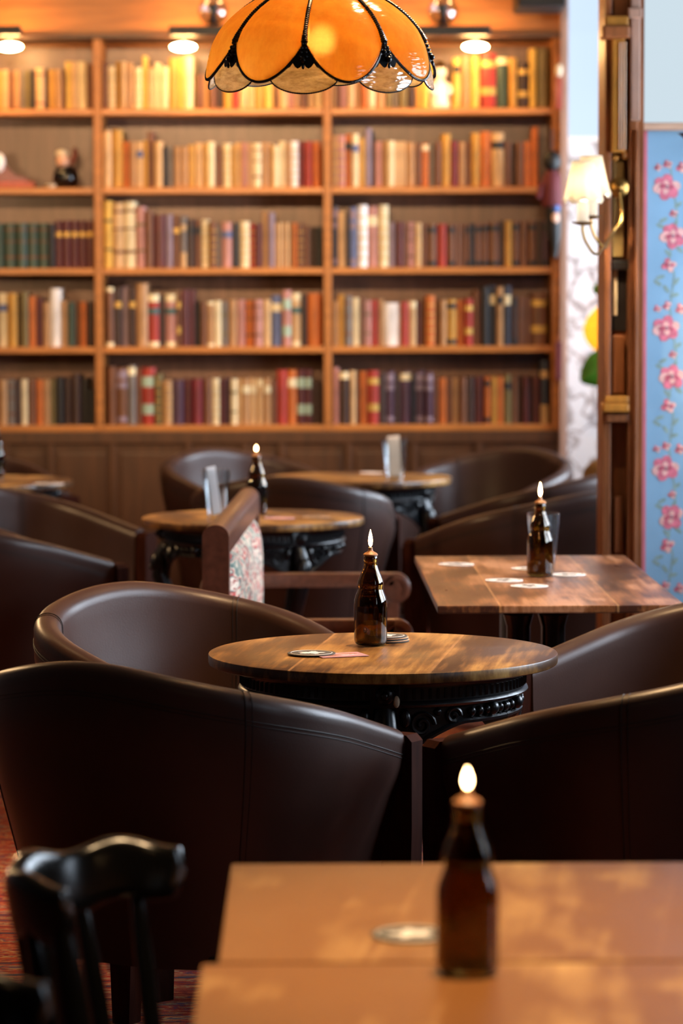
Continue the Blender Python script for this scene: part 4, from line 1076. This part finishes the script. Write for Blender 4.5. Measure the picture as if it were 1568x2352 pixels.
m.tube([tp, tp + upv * (Lr - .03)], .006, 8); m.tube([tp + upv * (Lr - .03), tp + upv * (Lr - .001)], .05, 24); m.build('hanging_rod', M['iron'], lamp)
m = MB(); m.sphere((0.0, -.02, .078), .026, 20); m.build('bulb', M['bulb'], lamp)
m = MB(); m.lathe([(.001, .20), (.016, .20), (.016, .112), (.012, .104), (.001, .104)], 20, (0, -.02, 0)); m.build('lamp_holder', M['brass'], lamp)

# ================================================================== PICTURE LIGHTS
def picture_light(name, label, px0, px1, globe, py0=60, py1=82):
    yl = 12.98
    a, c = P(px0, (py0 + py1) / 2, yl), P(px1, (py0 + py1) / 2, yl)
    cx, cz = (a.x + c.x) / 2, (a.z + c.z) / 2; hw = (c.x - a.x) / 2; hh = (P(px0, py0, yl).z - P(px0, py1, yl).z) / 2
    t = thing(name, label, 'lamp', (cx, yl, cz), 0, 'picture lights above the bookcase')
    m = MB(); m.bbox((-hw, -.03, -hh), (hw, .03, hh), .006); m.build('bar', M['matblack'], t, smooth=False)
    for sg in (-1, 1):
        m = MB(); m.sphere((sg * (hw * .70), .075, -.060), .02, 16, 0, (2.6, 1, .85)); m.build('bulb', M['pbulb'], t)
        m = MB(); m.tube([(sg * (hw * .70), .075, -.046), (sg * (hw * .70), .04, -hh - .002), (sg * hw * .7, .02, 0)], .010, 8); m.build('bulb_holder', M['matblack'], t)
    m = MB(); m.tube([(0, .02, 0), (0, .12, .035), (0, YF - yl + .0115, .03)], .008, 8); m.build('arm', M['brass'], t)
    if globe:
        m = MB(); m.lathe([(max(.0004, .062 * math.sin(PI * i / 24)), .062 - .062 * math.cos(PI * i / 24) + hh + .001) for i in range(25)] + [(max(.0004, .058 * math.sin(PI * i / 24)), .062 + .058 * math.cos(PI * i / 24) + hh + .001) for i in range(25)], 32)
        m.build('glass_globe', M['glass'], t)
        m = MB(); m.lathe([(.001, hh + .006), (.02, hh + .006), (.014, hh + .05), (.024, hh + .085), (.001, hh + .095)], 20); m.build('globe_core', M['matblack'], t)
    return t
picture_light('picture_light', 'black picture light above the middle bay with a glass globe, left of the pendant lamp', 388, 592, True)
picture_light('picture_light', 'black picture light above the right bay with a glass globe, right of the pendant lamp', 908, 1126, True)
picture_light('picture_light', 'black picture light above the left bay, running out of the left edge', -156, 48, True)

# ================================================================== LOUDSPEAKER
a = P(1180, 28, 13.1); c = P(1288, 28, 13.1)
m = MB(); zs = a.z
sp = thing('loudspeaker', 'black loudspeaker box mounted at the top right corner above the bookcase', 'loudspeaker', ((a.x + c.x) / 2, 13.005, zs))
hw = (c.x - a.x) / 2
m.bbox((-hw, -.2, 0), (hw, .19, .26), .01); m.build('cabinet', M['matblack'], sp, smooth=False)
m = MB(); m.box((-.02, -.02, .2605), (.02, .02, ZC - zs - .004)); m.box((-.06, -.06, ZC - zs - .004), (.06, .06, ZC - zs)); m.build('ceiling_bracket', M['matblack'], sp, smooth=False)
m = MB(); m.xf = Matrix.Translation((0, -.2005, .12)) @ Matrix.Rotation(PI / 2, 4, 'X'); m.lathe([(.001, -.012), (.04, -.002), (.07, .004), (.078, 0)], 32); m.build('cone', M['iron'], sp)

# ================================================================== WALL SCONCE with two little shades
ys_ = 8.9
def sc(px, py, y=ys_): return P(px, py, y)
base = P(1418, 432, 9.06)
sco = thing('wall_sconce', 'brass wall light with two glowing cream shades on the carved pillar', 'lamp', (base.x, 9.03, base.z))
o_ = Vector((base.x, 9.03, base.z))
m = MB(); m.xf = Matrix.Rotation(PI / 2, 4, 'X'); m.lathe([(.001, -.02), (.022, -.02), (.03, -.01), (.028, .004), (.018, .010), (.001, .014)], 24); m.xf = None
m.sphere((0, -.02, 0), .014, 12); m.build('wall_plate', M['brass'], sco)
arms = [((1357, 500), 8.88), ((1338, 514), 8.74)]
for i, ((px, py), yy) in enumerate(arms):
    p = P(px, py, yy) - o_
    m = MB()
    low = p + Vector((.055, .05, -.075))
    pts = []
    ctrl = [Vector((0, -.02, -.01)), Vector((.006, -.035, -.09)), Vector((-.02, -.05, -.125)), low + Vector((-.01, 0, -.008)), p + Vector((.012, .01, -.055)), p + Vector((0, 0, -.022)), p]
    for j in range(41):
        u = j / 40 * (len(ctrl) - 1); k = min(int(u), len(ctrl) - 2); f = u - k
        g = lambda z: ctrl[max(0, min(len(ctrl) - 1, z))]
        a_, b_, c_, d_ = g(k - 1), g(k), g(k + 1), g(k + 2)
        pts.append(.5 * ((2 * b_) + (-a_ + c_) * f + (2 * a_ - 5 * b_ + 4 * c_ - d_) * f * f + (-a_ + 3 * b_ - 3 * c_ + d_) * f ** 3))
    m.tube(pts, .0042, 8); m.build('arm', M['brass'], sco)
    m = MB(); m.lathe([(.001, -.004), (.012, -.004), (.030, .002), (.032, .005), (.010, .006), (.001, .006)], 24, p); m.build('drip_pan', M['brass'], sco)
    m = MB(); m.lathe([(.001, .006), (.0165, .006), (.0165, .062), (.012, .066), (.001, .066)], 20, p); m.build('candle_sleeve', M['fabricshade'], sco)
    m = MB(); m.sphere(p + Vector((0, 0, .105)), .013, 14, 0, (1, 1, 1.5)); m.build('bulb', M['sbulb'], sco)
    m = MB()
    def shf(u, v):
        r = (.056 + (.031 - .056) * v ** .7) * (1 + .03 * math.cos(2 * PI * u * 8) * (1 - v)); a = 2 * PI * u
        return p + Vector((r * math.cos(a), r * math.sin(a), .062 + .112 * v + .006 * math.cos(2 * PI * u * 8) * (1 - v)))
    m.grid(shf, 48, 10, closed_u=True); o = m.build('shade', M['fabricshade'], sco, fix=False)
    sol = o.modifiers.new('thick', 'SOLIDIFY'); sol.thickness = .0015
# small black iron bracket poking in at the right edge
e_ = P(1555, 318, 8.95)
br_ = thing('iron_sconce', 'curled black iron candle cup just entering at the right edge', 'lamp', (e_.x + .035, 8.95, e_.z))
m = MB(); m.lathe([(.001, -.03), (.006, -.028), (.009, -.012), (.020, .004), (.032, .012), (.036, .0145), (.034, .0155), (.018, .008), (.001, .0)], 28); m.build('cup', M['iron'], br_)
m = MB(); m.tube([(0, 0, -.028), (.02, .06, -.08), (.05, .14, -.06), (.07, .2, -.02), (.07, .245, -.02)], .006, 8); m.build('arm', M['iron'], br_)
m = MB(); m.lathe([(.001, .002), (.012, .006), (.012, .05), (.001, .052)], 20); m.build('candle', M['cream'], br_)

# ================================================================== ORNAMENTS ON THE SHELVES
fz = zsh[0] + .0137
fp = P(1012, 250, YS)
fg = thing('figurine', 'white china figurine among the books at the right of the top shelf', 'figurine', (fp.x, YS + .05, fz + .0006))
m = MB(); m.lathe([(.001, 0), (.042, 0), (.046, .006), (.045, .02), (.040, .03), (.043, .06), (.038, .09), (.026, .11), (.018, .122), (.016, .128), (.001, .13)], 28); m.build('robe', M['white'], fg)
m = MB(); m.sphere((.002, 0, .152), .027, 18, 0, (1, 1, 1.1)); m.build('head', M['white'], fg)
m = MB(); m.lathe([(.001, .172), (.034, .172), (.03, .178), (.02, .19), (.014, .20), (.001, .204)], 20, (-.002, .002, 0)); m.build('hat', M['olivehat'] if 'olivehat' in M else M['brass'], fg)
m = MB(); m.tube([(.03, -.01, .10), (.045, -.03, .075), (.03, -.042, .06)], .010, 8); m.tube([(-.03, -.01, .10), (-.044, -.03, .08), (-.025, -.042, .066)], .010, 8); m.build('arms', M['white'], fg)
# jug on second shelf left bay
jz = zsh[1] + .0137; jp = P(148, 425, YS)
jg = thing('toby_jug', 'glossy black jug with a cream and pink head, second shelf of left bay', 'jug', (jp.x, YS + .07, jz + .0006))
m = MB(); m.lathe([(.001, 0), (.036, 0), (.040, .006), (.052, .025), (.056, .045), (.050, .068), (.036, .085), (.030, .09), (.001, .09)], 32); m.build('pot_body', M['black'], jg)
M['facepaint'] = pmat('glazed_face_paint', 'd9ab92', 0.25, var=0.08)
M['hatpaint'] = pmat('glazed_brown_paint', '6b2f24', 0.25)
m = MB(); m.sphere((-.010, -.012, .112), .030, 18, 0, (1, 1, .95)); m.sphere((-.014, -.040, .110), .007, 8); m.build('face', M['facepaint'], jg)
m = MB(); m.sphere((-.016, -.01, .145), .024, 16, 0, (1.1, 1, .7)); m.build('wig', M['cream'], jg)
m = MB(); m.tube([(.020, 0, .10), (.036, 0, .125), (.042, 0, .15), (.036, 0, .17)], [.012, .013, .012, .007], 10); m.build('handle', M['hatpaint'], jg)
# small cream dish in front
dp = P(116, 430, YS)
m = MB(); m.lathe([(.001, 0), (.012, 0), (.018, .004), (.024, .012), (.022, .013), (.012, .006), (.001, .005)], 24); o = m.build('dish', M['cream']); o.location = (dp.x, YF + .028, jz + .0006); tag(o, 'tiny cream dish at the shelf edge in front of the black jug', 'dish')
# burgundy ornament at the left edge
op = P(8, 420, YS)
M['burg'] = pmat('glazed_burgundy', '6d2030', 0.3); M['brickred'] = pmat('glazed_brick_red', 'a04436', 0.35)
og = thing('figurine', 'burgundy ornament on a red plinth at the left edge of the second shelf', 'figurine', (op.x - .01, YS + .08, jz + .0006))
m = MB(); m.bbox((-.13, -.05, 0), (.135, .05, .026), .006); m.build('plinth', M['brickred'], og, smooth=False)
m = MB()
m.prism([(-.08, .0265), (.105, .0265), (.108, .040), (.085, .046), (.05, .055), (.02, .085), (-.01, .13), (-.04, .14), (-.07, .10)], -.03, .03, 'y'); m.build('robe', M['burg'], og, smooth=False)
m = MB(); m.sphere((-.015, -.02, .105), .034, 16, 0, (.8, .8, 1.3)); m.build('cap', M['white'], og)
# puppet-like doll hung on the right end of the bookcase
hp = P(1264, 372, YF)
dl = thing('hanging_doll', 'dark hanging doll with burgundy coat at the right end of the shelves', 'doll', (hp.x, YF - .085, hp.z))
m = MB(); m.sphere((0, 0, 0), .040, 18, 0, (.95, .9, 1.15)); m.build('head', M['matblack'], dl)
M['coat'] = pmat('burgundy_cloth', '5e1c22', 0.75, var=0.2)
m = MB(); m.lathe([(.001, -.19), (.04, -.19), (.046, -.17), (.040, -.11), (.038, -.06), (.022, -.038), (.001, -.036)], 24); m.tube([(.0, 0, -.065), (-.045, -.01, -.105), (-.058, -.02, -.155)], [.02, .017, .013], 10); m.build('coat', M['coat'], dl)
M['skinblue'] = pmat('blue_painted_ball', '4666a8', 0.15)
m = MB(); m.sphere((.014, -.03, -.195), .017, 14); o = m.build('blue_ball', M['skinblue'], dl)
m = MB(); m.sphere((.012, -.02, -.235), .024, 14, 0, (.8, .8, 1.25)); m.build('hand', M['facepaint'], dl)
m = MB(); m.tube([(.006, 0, -.19), (.008, -.005, -.30), (.014, 0, -.37), (.010, -.006, -.40)], [.034, .030, .014, .012], 12); m.build('legs', M['matblack'], dl)
m = MB(); m.tube([(0, .005, .04), (.002, .01, .13)], .002, 6); m.build('string', M['matblack'], dl)
# ribbon ornament above it on the post
rp = P(1283, 205, YF)
m = MB(); m.bbox((-.014, -.012, -.085), (.014, 0, .05), .004, 0); m.sphere((0, -.012, .075), .019, 14, 1, (.8, .5, 1.5)); m.tube([(0, -.004, .10), (0, .0, .14)], .0015, 5, 0)
o = m.build('hanging_ornament', [M['brickred'], M['cream']]); o.location = (rp.x - .004, YF - .046, rp.z); tag(o, 'red tag with a pale top hung on the right bookcase post', 'ornament')
rp = P(1283, 828, YF)
m = MB(); m.bbox((-.013, -.008, -.08), (.013, 0, .08), .003); m.tube([(0, -.004, .08), (0, -.002, .12)], .0015, 5)
o = m.build('hanging_ornament', M['coat'], smooth=False); o.location = (rp.x - .004, YF - .0405, rp.z); tag(o, 'narrow burgundy plaque low on the right bookcase post', 'ornament')

# ================================================================== ALCOVE: leaves, yellow lamp, basket
yp = 12.9
pl_ = thing('potted_plant', 'potted plant with large green leaves beyond the carved pillar', 'plant', (1.66, yp, 0))
O = Vector((1.66, yp, 0))
m = MB(); m.lathe([(.001, 0), (.12, 0), (.16, .24), (.17, .25), (.15, .25), (.14, .22), (.001, .22)], 32); m.build('pot', M['basket'], pl_)
def leaf(c, tip, wid, name, holes=False, fold=.02):
    c = Vector(c) - O; tip = Vector(tip) - O; ax = tip - c; Ln = ax.length; ax.normalize(); side = ax.cross(Vector((0, -1, .25)).normalized()); side.normalize(); nn = side.cross(ax)
    m = MB(); nu, nv = 24, 14
    def fn(u, v):
        w = wid * math.sin(PI * min(1, u * .93 + .07)) ** .62 * (1 - .25 * u); t = 2 * v - 1
        k = 1.0
        if holes: k = 1 - .30 * (abs(math.sin(u * PI * 4)) ** 8) * abs(t)
        return c + ax * (Ln * u) + side * (w * t * k) + nn * (-fold * abs(t) - .03 * u * u)
    m.grid(fn, nu, nv); o = m.build(name, M['green'], pl_); s_ = o.modifiers.new('thick', 'SOLIDIFY'); s_.thickness = .0015
    return o
leaf(P(1420, 820, yp), P(1331, 872, yp), .085, 'leaf')
leaf(P(1450, 650, yp), P(1361, 660, yp), .075, 'leaf', True)
leaf(P(1440, 560, yp), P(1500, 640, yp), .075, 'leaf', True)
m = MB()
for q in ((1420, 820), (1425, 640), (1440, 560)):
    p = P(q[0], q[1], yp) - O
    m.tube([(0, 0, .22), (p.x * .3, 0, p.z * .6), (p.x, 0, p.z)], .006, 6)
m.build('stem', M['green'], pl_)
yl_ = 13.35
cy = P(1390, 755, yl_)
yw = thing('yellow_lamp', 'glowing yellow shade half hidden behind the carved pillar', 'lamp', (cy.x, yl_, 0))
m = MB(); prof = [(.012, cy.z - .118)]
for i in range(1, 18):
    u = i / 18; prof.append((.098 * math.sin(PI * u) ** .75 * (1.06 - .2 * u), cy.z - .118 + .235 * u))
prof.append((.012, cy.z + .117))
m.lathe(prof, 40); o = m.build('shade', M['yellowshade'], yw, fix=True); s_ = o.modifiers.new('thick', 'SOLIDIFY'); s_.thickness = .001
m = MB(); m.sphere((0, 0, cy.z), .022, 16); m.build('bulb', M['ybulb'], yw)
m = MB(); m.lathe([(.001, 0), (.11, 0), (.11, .015), (.02, .03), (.010, .05), (.010, cy.z - .03), (.001, cy.z - .03)], 24); m.build('stand', M['brass'], yw)
bp_ = P(1350, 1075, 13.0)
m = MB(); m.lathe([(.001, 0), (.15, 0), (.17, .10), (.19, .3), (.18, .52), (.15, bp_.z + .0), (.12, bp_.z + .035), (.07, bp_.z + .055), (.001, bp_.z + .06)], 36); o = m.build('wicker_basket', M['basket']); o.location = (bp_.x + .12, 12.86, 0); tag(o, 'brown wicker basket in the alcove right of the bookcase', 'basket')

# ================================================================== LIGHT
def area(name, loc, size, rot, col, power, sy=None):
    l = bpy.data.lights.new(name, 'AREA'); l.color = col; l.energy = power; l.size = size
    if sy: l.shape = 'RECTANGLE'; l.size_y = sy
    o = bpy.data.objects.new(name, l); COL.objects.link(o); o.location = loc; o.rotation_euler = rot; return o
def spot(name, loc, target, col, power, angle, blend=.9, rad=.06):
    l = bpy.data.lights.new(name, 'SPOT'); l.color = col; l.energy = power; l.spot_size = math.radians(angle); l.spot_blend = blend; l.shadow_soft_size = rad
    o = bpy.data.objects.new(name, l); COL.objects.link(o); o.location = loc
    o.rotation_euler = (Vector(target) - Vector(loc)).to_track_quat('-Z', 'Y').to_euler(); return o
WARM = (1.0, .62, .30)
# daylight at the windows
DAY = (.74, .86, 1.0)
for i, w in enumerate(wins):
    o = area('window_daylight', (XR + .13, (w[0] + w[1]) / 2, (z0 + z1) / 2), z1 - z0, (0, PI / 2, 0), DAY, (8, 75, 75, 95, 95)[i], w[1] - w[0])
o = area('window_daylight', ((XBE + XR) / 2, YALC + .13, (za + ZC) / 2), XR - XBE, (-PI / 2, 0, 0), (1, 1, 1), 1, ZC - .15 - za); o.data.cycles.is_portal = True
# ceiling spots of the pub, above the tables
zc_ = ZC - .04
spot('unseen_ceiling_spot', (.25, 3.3, zc_), (.22, 3.45, .73), (1, .66, .34), 250, 40)
spot('unseen_ceiling_spot', (.42, 6.55, zc_), (T1.x, T1.y, .73), WARM, 165, 84)
spot('unseen_ceiling_spot', (.45, 7.9, zc_), (.45, 7.75, .73), WARM, 100, 44)
spot('unseen_ceiling_spot', (T2.x, T2.y, zc_), (T2.x, T2.y, .73), WARM, 90, 42)
spot('unseen_ceiling_spot', (T3.x, T3.y - .1, zc_), (T3.x, T3.y, .73), WARM, 80, 42)
spot('unseen_ceiling_spot', (TL.x, TL.y, zc_), (TL.x, TL.y, .73), WARM, 70, 42)
# wall washers for the bookcase
l_ = bpy.data.lights.new('added_shelf_light', 'POINT'); l_.color = WARM; l_.energy = 55; l_.shadow_soft_size = .12  # unseen point light added to soften the shade under the shelves
o = bpy.data.objects.new('added_shelf_light', l_); COL.objects.link(o); o.location = (-2.1, 9.6, 1.85)
for x, pw_ in ((-1.15, 430), (-.35, 430), (.4, 270)):
    spot('unseen_ceiling_spot', (x, 7.4, zc_), (x, YF, 1.75), WARM, pw_ * .68, 34, 1.0)
spot('unseen_ceiling_spot', (-1.35, 7.3, zc_), (-.8, 7.3, 0), WARM, 130, 44)  # added to brighten the carpet at the left, no lamp known here
spot('unseen_ceiling_spot', (-.4, 1.4, zc_), (-.3, 4.2, .4), WARM, 3, 80)  # faint fill added near the camera to lift the dark chair backs

W = bpy.data.worlds.new('sky'); S.world = W; W.use_nodes = True
nt = W.node_tree; nt.nodes.clear()
wo = nt.nodes.new('ShaderNodeOutputWorld'); bg = nt.nodes.new('ShaderNodeBackground'); bg.inputs['Strength'].default_value = 0.95
tc = nt.nodes.new('ShaderNodeTexCoord'); nz = nt.nodes.new('ShaderNodeTexNoise'); nz.inputs['Scale'].default_value = 6; nz.inputs['Detail'].default_value = 3
cr = nt.nodes.new('ShaderNodeValToRGB'); cr.color_ramp.elements[0].position = .35; cr.color_ramp.elements[0].color = (.36, .46, .62, 1); cr.color_ramp.elements[1].position = .7; cr.color_ramp.elements[1].color = (.55, .66, .80, 1)
nt.links.new(tc.outputs['Generated'], nz.inputs['Vector']); nt.links.new(nz.outputs['Fac'], cr.inputs[0]); nt.links.new(cr.outputs[0], bg.inputs['Color']); nt.links.new(bg.outputs[0], wo.inputs[0])

# ================================================================== CAMERA
cd = bpy.data.cameras.new('camera'); cam = bpy.data.objects.new('camera', cd); COL.objects.link(cam)
cd.sensor_fit = 'VERTICAL'; cd.sensor_height = 36; cd.lens = F_PX / 2352 * 36
mt = Matrix((CR, CU, -FW)).transposed().to_4x4(); mt.translation = CP; cam.matrix_world = mt
cd.dof.use_dof = True; cd.dof.focus_distance = 6.28; cd.dof.aperture_fstop = cd.lens / 26.5
cd.clip_start = .05; cd.clip_end = 60
S.camera = cam
S.view_settings.view_transform = 'Standard'; S.view_settings.look = 'None'; S.view_settings.exposure = 0.8; S.view_settings.gamma = 1.0
S.view_settings.use_curve_mapping = False
S.cycles.max_bounces = 10; S.cycles.transparent_max_bounces = 12; S.cycles.transmission_bounces = 10; S.cycles.glossy_bounces = 4; S.cycles.diffuse_bounces = 4
S.cycles.sample_clamp_indirect = 6.0
S.cycles.use_denoising = True
S.cycles.caustics_reflective = False; S.cycles.caustics_refractive = False
